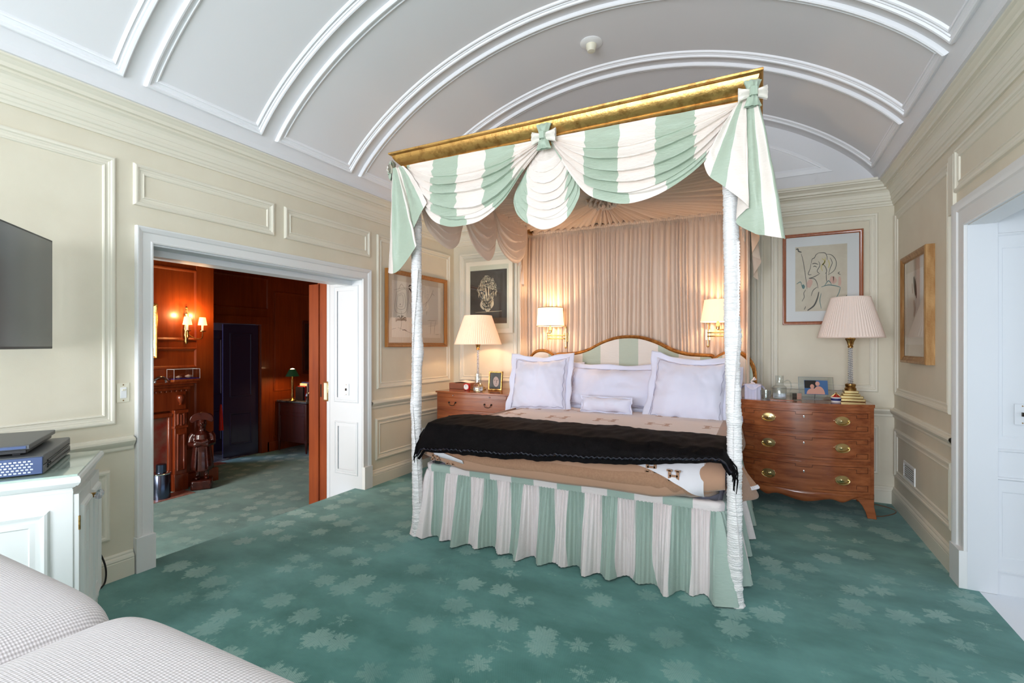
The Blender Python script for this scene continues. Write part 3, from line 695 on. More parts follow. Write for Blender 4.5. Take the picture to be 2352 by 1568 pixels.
m.tube([(0, -.06, 0), (0, -.05, .04)], .012); m.tube([(0, .06, 0), (0, .05, .04)], .012)
o = m.build('silver_ornament', 'sil'); o.location = (BX+.10, 2.57*K, zm); tag(o, 'silver curved animal ornament on the mantel shelf', 'ornament')
# gilt mirror edge
m = MB(); 
def SM(y, z, d): return (BX+d, y, z)
frame(m, SM, 1.4*K, 1.24, 2.575*K, 1.88, [(0, 0), (.0, .03), (.012, .035), (.03, .02), (.035, .005)])
t = thing('mirror', 'gilt framed mirror above the mantel at the left edge of the doorway', 'mirror', (0, 0, 0)); m.build('frame', 'gold', t); m = MB(); m.box(BX+.002, 1.42*K, 1.26, BX+.006, 2.56*K, 1.86); m.build('mirror_glass', 'chrome', t, smooth=False)
# study sconce
t = thing('candle_sconce', 'brass two-arm candle sconce with lit small shades on the study wall', 'wall lamp', (BX+.012, 2.83*K, 1.58))
m = MB(); m.lathe([(0, -.17), (.012, -.165), (.022, -.13), (.016, -.1), (.03, -.06), (.024, -.02), (.034, .02), (.02, .08), (.028, .11), (.012, .16), (.018, .2), (0, .22)], (.02, 0, 0), 14); m.build('backplate', 'antbrass', t)
m = MB(); m.tube([(.02, 0, .14), (.02, -.022, .17), (.02, -.005, .27), (.02, .015, .27), (.02, .025, .17), (.02, 0, .14)], .005, 6); m.ball((.02, .0, .275), .016, 8, 6); m.build('bow_finial', 'antbrass', t)
for s, q in ((-1, (.13, -.05, .0)), (1, (.12, .135, .0))):
    m = MB(); m.tube([cm([(.02, 0, -.02), (.07, q[1]*.4, -.09), (q[0], q[1]*.9, -.10), (q[0], q[1], -.02)], i/14) for i in range(15)], .006, 8); m.lathe([(0, -.02), (.035, -.012), (.036, -.004), (.012, 0)], q, 16)
    a = m.build('arm', 'antbrass', t)
    m = MB(); m.lathe([(.012, 0), (.012, .075), (0, .076)], q, 12); m.build('candle', 'paper', a)
    m = MB(); m.lathe([(.048, .065), (.032, .16)], q, 24, rfn=lambda a_, z: 1+.03*math.cos(a_*24)); m.build('lamp_shade', 'shadeglow', a)
    l = bpy.data.lights.new('sconce_bulb', 'POINT'); l.energy = 7; l.color = (1, .55, .22); l.shadow_soft_size = .03; lo = bpy.data.objects.new('sconce_bulb', l); COL.objects.link(lo); lo.location = (BX+.012+q[0]+.0, 2.83*K+q[1], 1.58+.185)
# side cabinet, lamp, books, picture
cbx, cby = -5.164*K, 4.37*K; ct = 1.4+(.67-1.4)*K
t = thing('side_cabinet', 'dark red wood cabinet with marble top against the study wall', 'cabinet', (cbx, cby, ZS))
W_ = abs(RX-cbx)-.03; D_ = 1.0; H_ = ct-ZS
m = MB(); m.box(-W_, .02, .16, -.02, D_-.02, H_-.04); m.build('body', 'studydark', t, bevel=.004)
m = MB(); m.box(-W_, 0, H_-.03, 0, D_, H_); m.build('marble_top', 'hallfloor', t, bevel=.004)
for (a, b) in ((-.03, .03), (-W_+.03, .03), (-.03, D_-.03), (-W_+.03, D_-.03)):
    m = MB(); m.lathe([(0, 0), (.012, 0), (.022, .14), (.026, .18), (.02, .2), (.028, .24), (.028, H_-.05), (0, H_-.05)], (a, b, 0), 14); m.build('leg', 'studydark', t)
m = MB()
def SFc(u, v, d): return (u, .02-d, v)
frame(m, SFc, -W_+.06, H_-.2, -.06, H_-.06, [(0, 0), (.004, .006), (.012, .006), (.016, 0)]); frame(m, SFc, -W_+.06, .2, -.06, H_-.24, [(0, 0), (.004, .006), (.012, .006), (.016, 0)]); m.build('side_panel', 'studydark', t)
lx, ly = cbx-.34, cby-.0+.02
t = thing('table_lamp', 'brass table lamp with green shade on the marble-topped cabinet', 'lamp', (lx, ly, ct))
m = MB(); m.lathe([(0, 0), (.06, 0), (.06, .012), (.035, .03), (.018, .05), (.022, .1), (.014, .14), (.018, .22), (.02, .34), (.012, .36), (.012, .46), (0, .46)], (0, 0, 0), 20); m.build('base', 'antbrass', t)
m = MB(); m.lathe([(.105, .40), (.045, .515)], (0, 0, 0), 28); m.lathe([(.103, .401), (.043, .514)], (0, 0, 0), 28); m.build('lamp_shade', 'shadegreen', t)
m = MB(); m.lathe([(0, .47), (.03, .48), (.03, .52), (0, .53)], (0, 0, 0), 12); m.build('bulb', 'bulb', t)
l = bpy.data.lights.new('lamp_bulb', 'POINT'); l.energy = 11; l.color = (1, .55, .2); l.shadow_soft_size = .03; lo = bpy.data.objects.new('lamp_bulb', l); COL.objects.link(lo); lo.location = (lx, ly, ct+.43)
bk = [('bookdark', .04, .22, 'dark low book standing nearest the green lamp'), ('bookred', .035, .23, 'red upright book on the marble-topped cabinet'), ('bookwhite', .03, .27, 'pale spined book between the red and blue books'), ('bookblue', .045, .29, 'tall blue upright book on the marble-topped cabinet'), ('bookdark', .04, .25, 'dark upright book furthest right on the marble top'), ('bookred', .04, .29, 'red book partly hidden behind the door edge')]
yy = 0
for i, (mt, wd, ht, lab) in enumerate(bk):
    m = MB(); m.box(0, 0, 0, .17, wd, ht); m.box(.01, .004, .004, .172, wd-.004, ht-.006)
    o = m.build('book', mt, bevel=.002); o.location = (cbx-.39, cby+.0+yy+.12, ct); tag(o, lab, 'book', 'books standing on the marble-topped cabinet'); yy += wd+.004
m = MB(); m.lathe([(0, 0), (.03, 0), (.035, .02), (.02, .05), (.04, .08), (.028, .12), (0, .13)], (0, 0, 0), 14); m.ball((.03, 0, .12), .02, 8, 6); o = m.build('figurine', 'sil'); o.location = (cbx-.10, cby+.12, ct); tag(o, 'small silver and red figurine in front of the study books', 'figurine')
t = thing('framed_picture', 'dark framed painting above the marble-topped cabinet', 'picture', (RX, 5.2*K, 1.36))
m = MB(); m.box(0, -.45, -.42, .012, .45, .42); m.build('painting', 'picdark', t, smooth=False)
m = MB(); frame(m, lambda u, v, d: (.0+d, u, v), -.5, -.47, .5, .47, [(0, 0), (0, .03), (.02, .035), (.045, .02), (.055, .012)]); m.build('frame', 'studydark', t)

# ================================================================== RIGHT PASSAGE
m = MB(); m.box(XR+.05, YR0-.2, -.06, 3.2, YR1+.02, -.002); struct(m.build('floor', 'whitestone', smooth=False), 'bright white floor of the passage on the right', 'floor')
m = MB(); m.box(XR+WT, YR1+.012, -.06, 3.2, YR1+.14, 2.6); m.box(XR-.001, YR1-.004, 0, XR+WT+.01, YR1+.012, ZR); m.box(XR+WT, YR0-.3, -.06, 3.2, YR0-.2, 2.6)
m.box(3.1, YR0-.3, -.06, 3.2, 2.15, 2.6); m.box(3.1, 3.35, -.06, 3.2, YR1+.1, 2.6); m.box(3.1, 2.15, -.06, 3.2, 3.35, .5); m.box(3.1, 2.15, 2.2, 3.2, 3.35, 2.6)
wp = struct(m.build('wall_passage', 'jamb', smooth=False), 'white panelled passage wall seen through the right doorway', 'wall')
def SP(x, z, d): return (x, YR1+.012-d, z)
m = MB(); PB = [(0, 0), (.004, .010), (.012, .012), (.02, .004), (.045, .002), (.07, .006), (.085, .004), (.09, 0)]
frame(m, SP, 1.135, .80, 1.85, 2.03, PB); frame(m, SP, 1.135, .12, 1.85, .66, PB); frame(m, SP, 1.95, .80, 2.9, 2.03, PB); frame(m, SP, 1.95, .12, 2.9, .66, PB)
m.build('panel_moulding', 'jamb', wp, angle=20)
m = MB(); m.box(XR+WT, YR0-.3, 2.24, 3.2, YR1+.1, 2.3); m.box(XR+.001, YR0, ZR-.004, XR+WT+.001, YR1, ZR+.02); struct(m.build('ceiling', 'trim', smooth=False), 'white ceiling of the passage on the right', 'ceiling')
m = MB(); m.sweep([((XR+WT, YR1+.012, 2.24), (0, -1, 0), (0, 0, -1)), ((3.1, YR1+.012, 2.24), (0, -1, 0), (0, 0, -1))], [(0, .09), (.01, .085), (.02, .05), (.04, .03), (.05, .0)], None)
struct(m.build('trim_10', 'jamb', angle=20), 'small white cornice at the top of the passage wall', 'cornice')
window(4, 2.15, 3.35, .5, 2.2, 3.15, 'x')
def switch(name, loc, axis, label, big=True, mat='cream'):
    t = thing(name, label, 'light switch', loc)
    w2, h2 = .033, .058
    def bx(u0, v0, u1, v1, d0, d1):
        mb = MB()
        if axis == 'x+': mb.box(d0, u0, v0, d1, u1, v1)
        elif axis == 'y-': mb.box(u0, -d1, v0, u1, -d0, v1)
        return mb
    bx(-w2, -h2, w2, h2, 0, .006).build('wall_plate', mat, t, bevel=.002)
    if big: bx(-.016, -.033, .016, .033, .006, .010).build('rocker', 'white', t, bevel=.001); bx(-.009, .012, .009, .022, .010, .016).build('slider', 'cream', t, bevel=.001)
    else: bx(-.005, -.010, .005, .012, .006, .018).build('toggle', 'darkmetal', t, bevel=.001)
    bx(-.003, .044, .003, .050, .006, .008).build('screw', 'antbrass', t); bx(-.003, -.050, .003, -.044, .006, .008).build('screw', 'antbrass', t)
switch('light_switch', (XL, 1.565, 1.112), 'x+', 'cream dimmer switch plate left of the study doorway')
switch('light_switch', (-3.63, YD1-.004, .96), 'y-', 'white switch plate on the sliding door lining', False, 'jamb')
switch('light_switch', (1.303, YR1+.008, 1.015), 'y-', 'white toggle switch plate on the passage panel at right', False, 'jamb')
# vents
def vent(loc, rz, label, w=.30, h=.12):
    t = thing('vent_grille', label, 'vent', loc, rz)
    m = MB(); frame(m, lambda u, v, d: (u, -d, v), -w/2, -h/2, w/2, h/2, [(0, 0), (0, .006), (.004, .008), (.016, .008), (.018, .002)]); m.build('frame', 'white', t, angle=25)
    m = MB(); m.box(-w/2+.01, -.001, -h/2+.01, w/2-.01, .0005, h/2-.01); m.build('backing', 'boxgrey', t)
    m = MB()
    for k in range(7): z = -h/2+.022+k*(h-.044)/6; m.box(-w/2+.018, -.007, z-.004, w/2-.018, -.002, z+.003)
    m.build('slats', 'white', t, smooth=False)
vent((XR, 4.87, .385), R(-90), 'white slatted vent grille low on the right wall', .32, .14)
vent((XL, 4.60, .39), R(90), 'white slatted vent grille low behind the left bedpost', .2, .12)
# ceiling detector
x, y, z = -1.18, 3.72, 3.775
t = thing('smoke_detector', 'small round white detector on the vaulted ceiling', 'smoke detector', (-1.18, 3.72, vault_s(VL/2)[1]))
m = MB(); m.lathe([(0, 0), (.085, 0), (.088, -.006), (.075, -.014), (.045, -.018), (0, -.018)], (0, 0, 0), 40); m.build('mounting_plate', 'white', t)
m = MB(); m.lathe([(.042, -.016), (.040, -.045), (.034, -.052), (.03, -.07), (0, -.072)], (0, 0, 0), 32); m.build('sensor', 'cream', t)

# ================================================================== BED
bed = thing('four_poster_bed', 'tall four-poster bed with gilt cornice and sage striped swags', 'bed', (-1.18, 4.0, 0))
def bo(mb): return mb.xf(Matrix.Translation((1.18, -4.0, 0)))
def bpart(mb, name, mat, par=None, **k): return bo(mb).build(name, mat, par or bed, **k)
# posts wrapped in ruched silk
def post(x0, y0, x1, y1, z1, seed):
    mb = MB(); NV = 420
    bulges = [(.85, .010, .4), (1.25, .012, 2.2), (1.55, .009, 3.6), (.35, .006, 1.0)]
    rr_ = random.Random(seed); jit = [rr_.uniform(-1, 1) for _ in range(NV+2)]
    def f(u, v):
        a = 2*PI*u; z = v*z1; k = int(v*NV)
        r = .037+.0045*jit[k]*(.6+.4*math.sin(a*2+jit[k]*3))+.003*nz(z*9, math.cos(a)*1.5, math.sin(a)*1.5+seed)
        for bz, ba, bph in bulges: r += ba*math.exp(-((z-bz-.1*seed)/.08)**2)*max(0, math.cos(a-bph-4.2))
        if z < .03: r += .010*(1-z/.03)*(.7+.3*math.sin(7*a))
        dx = .008*nz(z*1.7, seed); dy = .006*nz(z*1.7, seed+9)
        return (lerp(x0, x1, v)+dx+r*math.cos(a), lerp(y0, y1, v)+dy+r*math.sin(a), z+.003*math.sin(a*3+jit[k]*4))
    mb.grid(f, 26, NV, closeu=True)
    # gathered seam ruffle winding round the post
    mb.grid(lambda u, v: (lambda q: (q[0], q[1], q[2]))((lambda z, a, rr: (lerp(x0, x1, z/z1)+rr*math.cos(a), lerp(y0, y1, z/z1)+rr*math.sin(a), z+.004*math.sin(z*420)))(lerp(.25, 1.95, u), -1.1+.5*math.sin(lerp(.25, 1.95, u)*3.2+seed), .036+.014*v+.004*math.sin(u*650)*v)), 700, 2)
    return mb
bpart(post(-2.247, 2.89, -2.262, 2.90, 2.62, 1), 'post', 'ruche', angle=80)
bpart(post(-.109, 2.89, -.140, 2.90, 2.62, 2), 'post', 'ruche', angle=80)
# gilt cornice round three sides
CP = [(.10, -.150), (.066, -.150), (.058, -.146), (.054, -.138), (.058, -.130), (.062, -.126), (.062, -.118), (.052, -.112), (.046, -.104), (.048, -.096), (.056, -.092), (.050, -.084), (.036, -.072), (.020, -.054), (.010, -.036), (.006, -.022), (-.004, -.020), (-.012, -.014), (-.014, -.004), (-.010, .0), (.03, .0), (.10, -.150)]
m = MB(); xa, xb, yf, yb_ = -2.42, .010, 2.80, 5.20; zc = 2.816
m.sweep([((xa, yb_, zc), (1, 0, 0), (0, 0, 1)), ((xa, yf, zc), (1, 1, 0), (0, 0, 1)), ((xb, yf, zc), (-1, 1, 0), (0, 0, 1)), ((xb, yb_, zc), (-1, 0, 0), (0, 0, 1))], CP, None)
bpart(m, 'cornice', 'gold', angle=30)
m = MB(); m.box(xa+.06, yf+.06, 2.73, xb-.06, yb_, 2.76); bpart(m, 'tester_board', 'pink', smooth=False)
# tester lining: sunburst pleats
def rectray(a):
    cx_, cy_ = -1.18, 4.05; hx, hy = 1.13, 1.12; c, s = math.cos(a), math.sin(a); t = min(hx/abs(c) if abs(c) > 1e-6 else 9, hy/abs(s) if abs(s) > 1e-6 else 9)
    return cx_+c*t, cy_+s*t
rj = random.Random(3); PJ = [rj.uniform(-1, 1) for _ in range(400)]
m = MB()
def tf(u, v):
    a = 2*PI*u; ex, ey = rectray(a); r = .03+.97*v; k = u*118; kk = int(k) % 400
    amp = .022*min(1, r*2.5)*(.7+.5*PJ[kk]); zz = lerp(2.625, 2.70, r**.7)+amp*math.cos(2*PI*k+PJ[(kk+1) % 400])
    return (lerp(-1.18, ex, r), lerp(4.05, ey, r), zz)
m.grid(tf, 1200, 10, closeu=True); bpart(m, 'tester_lining', 'pink', angle=80)
m = MB()
for j in range(4):
    m.grid(lambda u, v: (-1.18+(.03+.03*j+.03*v)*math.cos(2*PI*u), 4.05+(.03+.03*j+.03*v)*math.sin(2*PI*u), 2.575+.012*j+.016*math.sin(2*PI*u*9+j*2)*(.3+v)+.01*nz(u*14, v, j)), 120, 4, closeu=True)
m.ball((-1.18, 4.05, 2.60), (.05, .05, .03)); bpart(m, 'rosette', 'pink', angle=80)
# pleated back curtain
m = MB(); rc_ = random.Random(11); ph = [0]
NP = 62; xs = [-2.44]; 
while xs[-1] < -.06: xs.append(xs[-1]+rc_.uniform(.022, .062))
def pleat(x):
    for i in range(len(xs)-1):
        if xs[i] <= x <= xs[i+1]:
            f = (x-xs[i])/(xs[i+1]-xs[i]); return math.sin(PI*f)**.7*(.6+.7*((i*37) % 11)/11)
    return 0
PT = [pleat(-2.42+2.34*i/900) for i in range(901)]
def cf(u, v):
    z = lerp(2.70, .70, v); x = -2.42+2.34*u; sh = .012*nz(x*2.2, v*1.3); q = PT[min(900, max(0, int((u+sh)*900)))]
    d = .048*q*(.55+.45*min(1, v*3))+.006*nz(x*30, z*1.5)
    if v < .03: d = .02+.008*math.sin(x*520)
    if .03 <= v < .045: d *= .35
    return (x, 5.16-d, z)
m.grid(cf, 900, 60); bpart(m, 'back_curtain', 'pink', angle=80)
m = MB(); m.grid(lambda u, v: (lerp(-2.425, -.075, u), 5.128-.010*math.cos(PI*(v-.5))-.004*math.sin(u*760), lerp(2.665, 2.705, v)+.003*math.sin(u*90)), 900, 4); bpart(m, 'curtain_heading', 'pink', angle=80)
# side return curtains at the head
for xx, sg in ((-2.40, 1), (-.085, -1)):
    m = MB(); m.grid(lambda u, v: (xx+sg*(.010*math.sin(u*30)+.008*nz(u*9, v*2)), lerp(4.93, 5.15, u), lerp(2.68, .70, v)), 60, 24); bpart(m, 'side_curtain', 'pink', angle=80)
# swags
def swag(top0, top1, hem, plane, y0, bulge, nf, seed, uvf, axis='x', amp=.034, nu=90, nv=110, lining=None, out=-1):
    mb = MB()
    def f(u, v):
        h = cm(hem, u); tx = lerp(top0[0], top1[0], u); tz = lerp(top0[1], top1[1], u)
        px = lerp(tx, h[0], v**.9); pz = lerp(tz, h[1], v)
        e = max(0, math.sin(PI*u))**.55; ph = v*nf+.55*nz(u*2.1, v*3, seed)+.2*math.sin(3*u+seed)
        act = min(1, max(0, (v-.16)/.25))*(1 if v < .86 else .45); fr = ph % 1
        fold = (fr*1.25 if fr < .8 else (1-fr)*5)*act
        d = bulge*e*(.25+.75*math.sin(PI*min(1, v*.9)))+amp*fold*(e*.75+.25)+.006*nz(u*8, v*9, seed)
        pz -= .020*fold*e
        return (px, y0+out*d, pz) if axis == 'x' else (y0+out*d, px, pz)
    def uv(u, v):
        h = cm(hem, u); tx = lerp(top0[0], top1[0], u); px = lerp(tx, h[0], v**.9); fr = (v*nf+.55*nz(u*2.1, v*3, seed)) % 1
        k = uvf(px, v)+(.16*(fr-.5)*(1 if .2 < v < .87 else .2)*(2*u-1))+(.05*nz(u*9, v*16, seed))
        return (k, v)
    mb.grid(f, nu, nv, uv if uvf else None)
    return mb
hemL = [(-2.29, 2.67), (-2.185, 2.471), (-2.07, 2.301), (-1.94, 2.235), (-1.815, 2.223), (-1.66, 2.245), (-1.50, 2.345), (-1.352, 2.524), (-1.21, 2.675)]
hemR = [(-1.165, 2.67), (-1.055, 2.489), (-.93, 2.324), (-.80, 2.255), (-.66, 2.225), (-.484, 2.261), (-.301, 2.365), (-.17, 2.51), (-.055, 2.672)]
hemC = [(-1.24, 2.66), (-1.42, 2.42), (-1.43, 2.30), (-1.36, 2.205), (-1.23, 2.145), (-1.10, 2.17), (-1.01, 2.27), (-.99, 2.40), (-1.15, 2.66)]
uL = lambda x, v: (x+2.28)/.215+10 if v < .87 else (x+2.21)/.215+10
uR = lambda x, v: (x+1.15)/.21+10 if v < .87 else (x+1.09)/.21+10
m = swag((-2.31, 2.72), (-1.20, 2.705), hemL, None, 2.845, .028, 6.5, 1, uL); bpart(m, 'swag', 'stripe', angle=70)
m = swag((-1.17, 2.705), (-.05, 2.685), hemR, None, 2.845, .028, 6.5, 5, uR); bpart(m, 'swag', 'stripe', angle=70)
m = swag((-1.24, 2.69), (-1.14, 2.69), hemC, None, 2.875, .015, 9, 9, lambda x, v: (x+1.335)/.27+10, amp=.016); bpart(m, 'swag', 'stripe', angle=70)
# jabots
def jabot(cols, nv=36, sub=14):
    mb = MB(); n = len(cols)-1
    def f(u, v):
        tx, ty, tz, bx_, by_, bz_, k = cm(cols, u); w_ = v**.8
        return (lerp(tx, bx_, w_)+.004*nz(u*9, v*6), lerp(ty, by_, v)-.012*math.sin(PI*v)*math.cos(u*n*PI)+.004*nz(u*12, v*8), lerp(tz, bz_, v))
    mb.grid(f, n*sub, nv, lambda u, v: (cm(cols, u)[6], v)); return mb
# top xyz, bottom xyz, stripe coordinate
m = jabot([(-.085, 2.80, 2.67, -.262, 2.80, 2.375, .3), (-.08, 2.795, 2.67, -.235, 2.79, 2.30, .95), (-.07, 2.79, 2.67, -.165, 2.785, 2.235, 1.9), (-.06, 2.785, 2.67, -.05, 2.775, 2.115, 2.9), (-.055, 2.79, 2.67, -.06, 2.80, 2.10, 2.97),
           (-.06, 2.80, 2.67, -.105, 2.83, 2.045, 3.0), (-.045, 2.79, 2.67, -.02, 2.80, 1.975, 3.5), (-.03, 2.785, 2.67, .03, 2.78, 1.955, 4.02), (-.01, 2.785, 2.66, .115, 2.78, 1.93, 5.2), (.0, 2.83, 2.66, .12, 2.90, 1.95, 5.8)])
bpart(m, 'jabot', 'stripe', angle=80)
m = jabot([(-2.40, 2.92, 2.70, -2.47, 2.97, 1.97, 1.95), (-2.415, 2.83, 2.70, -2.475, 2.84, 1.945, 2.4), (-2.40, 2.80, 2.70, -2.40, 2.80, 1.925, 2.98), (-2.385, 2.80, 2.70, -2.33, 2.80, 1.955, 3.4), (-2.37, 2.795, 2.70, -2.185, 2.79, 2.095, 4.0),
           (-2.365, 2.80, 2.70, -2.20, 2.81, 2.12, 4.02), (-2.36, 2.81, 2.70, -2.285, 2.83, 2.165, 4.2), (-2.345, 2.80, 2.70, -2.20, 2.80, 2.25, 5.2), (-2.33, 2.795, 2.70, -2.13, 2.785, 2.335, 5.7), (-2.30, 2.795, 2.70, -2.085, 2.79, 2.40, 6.4)])
bpart(m, 'jabot', 'stripe', angle=80)
# bows
def bow(x, y, z, rz, s=1.0):
    root = bpy.data.objects.new('bow', None); COL.objects.link(root); root.parent = bed; root.location = (x+1.18, y-4.0, z); root.rotation_euler = (0, 0, rz)
    def loop(ax, mt, L, W):
        mb = MB()
        for q in (-1, 1):
            def f(u, v, q=q):
                r = v; w = W*(.55+.45*r**1.5)*(.5 if r < .12 else 1); a = (u-.5)*2; px = q*L*r; pz = a*w; py = -.012-.030*math.sin(PI*min(1, r*.9))*(1-abs(a)**2)+.004*math.sin(9*a)
                return (px, py, pz) if ax == 'x' else (pz, py, px)
            mb.grid(f, 12, 10)
            mb.grid(lambda u, v, q=q: (lambda p: (p[0], p[1]*-.2-.004, p[2]))(f(u, v)), 12, 10)
        return mb.build('bow_loop', mt, root, angle=60)
    loop('z', 'bowgreen', .078*s, .050*s); loop('x', 'bowcream', .080*s, .042*s)
    m = MB(); m.grid(lambda u, v: (.020*math.cos(2*PI*u), -.028+.018*math.sin(2*PI*u), lerp(-.022, .022, v)), 16, 4, closeu=True); m.box(-.015, -.045, -.02, .015, -.03, .02); m.build('knot', 'bowgreen', root, angle=60)
    return root
MAT['bowgreen'] = pbr('sage_silk', (170, 186, 166), .42, sheen=.3); MAT['bowcream'] = pbr('cream_silk', (234, 226, 214), .42, sheen=.3)
bow(-1.192, 2.80, 2.695, 0); bow(-.028, 2.775, 2.68, R(12), .85); bow(-2.42, 2.84, 2.69, R(-70), .9)
# side valances (pink lining seen from inside)
def sidesw(x, hem, t0, t1, sd, out=1, am=.022): return swag((t0, 2.70), (t1, 2.70), hem, None, x, .03, 5, sd, None, axis='y', amp=am, out=out, nu=50, nv=70)
for x_, o_ in ((-2.27, 1), (-.075, -1)):
    bpart(sidesw(x_, [(2.90, 2.68), (2.99, 2.34), (3.12, 2.235), (3.30, 2.185), (3.44, 2.25), (3.50, 2.36), (3.62, 2.70)], 2.88, 3.62, 2, o_), 'side_valance', 'pink', angle=80)
    bpart(sidesw(x_+.005*o_, [(3.50, 2.68), (3.56, 2.44), (3.70, 2.27), (3.90, 2.19), (4.02, 2.23), (4.10, 2.36), (4.12, 2.70)], 3.50, 4.14, 4, o_), 'side_valance', 'pink', angle=80)
    bpart(sidesw(x_+.01*o_, [(4.05, 2.68), (4.12, 2.42), (4.25, 2.30), (4.48, 2.245), (4.66, 2.30), (4.76, 2.42), (4.80, 2.70)], 4.05, 4.82, 6, o_), 'side_valance', 'pink', angle=80)
# tails at the head
m = jabot([(-2.38, 4.80, 2.66, -2.36, 4.78, 2.42, 0), (-2.39, 4.84, 2.66, -2.38, 4.84, 2.28, 0), (-2.37, 4.88, 2.66, -2.34, 4.86, 2.28, 0), (-2.39, 4.92, 2.66, -2.385, 4.92, 2.10, 0), (-2.37, 4.96, 2.66, -2.35, 4.95, 2.08, 0), (-2.39, 5.0, 2.66, -2.40, 5.0, 2.05, 0)]); bpart(m, 'tail', 'pink', angle=80)
m = jabot([(-.08, 4.85, 2.66, -.06, 4.84, 2.42, 0), (-.06, 4.90, 2.66, .01, 4.86, 2.36, 0), (-.08, 4.94, 2.66, -.05, 4.92, 2.22, 0), (-.06, 4.98, 2.66, .02, 4.95, 2.16, 0), (-.08, 5.02, 2.66, -.04, 5.0, 2.04, 0), (-.06, 5.06, 2.66, .0, 5.04, 2.0, 0)]); bpart(m, 'tail', 'pink', angle=80)
# headboard
HB = [(-2.18, .55), (-2.185, .90), (-2.335, .965), (-2.35, 1.16), (-2.30, 1.275), (-2.22, 1.335), (-2.12, 1.335), (-2.04, 1.295), (-2.005, 1.265), (-1.985, 1.30), (-1.90, 1.305), (-1.76, 1.315), (-1.62, 1.355), (-1.48, 1.425), (-1.33, 1.475), (-1.19, 1.488)]
HBF = HB + [(-2.38-x, z) for x, z in HB[:-1][::-1]]
fine = [cm(HBF, i/220) for i in range(221)]
m = MB(); NB = len(fine)
m.grid(lambda u, v: (lambda p: (p[0]*.985-.0178, 5.00+.03*(v**3)+.012*(abs(u-.5)*2)**8, lerp(.55, p[1]-.02, 1-v)))(fine[int(round(u*(NB-1)))]), NB-1, 14, lambda u, v: ((fine[int(round(u*(NB-1)))][0]+1.19)/.2+11.5, v))
bpart(m, 'headboard_panel', 'stripehead', angle=60)
m = MB(); m.prism(fine[::4]+[fine[-1]], 5.045, 5.085, 'y'); bpart(m, 'headboard_back', 'giltwood', smooth=False)
m = MB()
prof = [(-.030, .0), (-.034, -.02), (-.024, -.034), (-.016, -.030), (-.010, -.036), (.0, -.032), (.004, -.022), (.012, -.024), (.014, -.010), (.014, .0)]
path = []
for i in range(NB):
    a, b = fine[max(0, i-1)], fine[min(NB-1, i+1)]; dx, dz = b[0]-a[0], b[1]-a[1]; L = math.hypot(dx, dz); path.append(((fine[i][0], 5.045, fine[i][1]), (-dz/L, 0, dx/L), (0, 1, 0)))
m.sweep(path, prof, None); bpart(m, 'headboard_frame', 'giltwood', angle=30)
for x in (-2.14, -.24): m = MB(); m.box(x-.03, 5.02, 0, x+.03, 5.07, .7); bpart(m, 'headboard_leg', 'giltwood', smooth=False)
# base, skirt, mattress
m = MB(); m.box(-2.18, 2.98, .15, -.19, 5.0, .50); bpart(m, 'box_spring', 'linen', bevel=.02)
def rr_path(u):      # around: left side back->front, front left->right, right side front->back
    segs = [((-2.205, 5.0), (-2.205, 2.99)), ((-2.205, 2.99), (-2.165, 2.945)), ((-2.165, 2.945), (-.205, 2.945)), ((-.205, 2.945), (-.165, 2.985)), ((-.165, 2.985), (-.165, 4.68))]
    Ls = [math.dist(a, b) for a, b in segs]; d = u*sum(Ls); 
    for (a, b), L in zip(segs, Ls):
        if d <= L or (a, b) == segs[-1]:
            t = min(1, d/L); nx, ny = (b[1]-a[1])/L, -(b[0]-a[0])/L; return lerp(a[0], b[0], t), lerp(a[1], b[1], t), -nx*-1, -ny*-1, u*sum(Ls)
        d -= L
SKL = 2.01+.06+1.96+.06+2.015
rk = random.Random(5); SJ_ = [rk.uniform(-1, 1) for _ in range(3000)]
def sk(u, v):
    x, y, nx, ny, s = rr_path(u); t = s/.135; big = math.sin(2*PI*s/.155+2.2*nz(s*3.1, 2))*.75+.55*math.sin(2*PI*s/.33+2.5*nz(s*2, 7)); fine_ = math.sin(2*PI*s/.021+2.5*nz(s*11, 3))
    vv = v; d = .014+.056*big*vv**.65+.012*abs(big)*vv + .006*fine_*(1-vv)**1.2+.003*fine_+.05*vv
    return (x+nx*d*-1*-1, y+ny*d, lerp(.475, .008+.012*nz(s*2.5, 1)+.01*max(0, nz(s*6, 4)), vv))
m = MB(); m.grid(sk, 1500, 26, lambda u, v: (rr_path(u)[4]/.105+.9+.45*nz(u*60, v*1.1)*v+.1*nz(u*200, v), v)); bpart(m, 'bed_skirt', 'stripecot', angle=80)
m = MB()
def skt(u, v):
    x, y, nx, ny, s = rr_path(u); q = v
    d = .012+.006*math.sin(PI*q)-(.07*(q-.6) if q > .6 else 0); return (x+nx*d, y+ny*d, lerp(.470, .525, min(1, q*1.4))+.003*nz(s*30, q*3))
m.grid(skt, 500, 8, lambda u, v: (rr_path(u)[4]/.165+.35, v)); bpart(m, 'skirt_band', 'stripecot', angle=80)
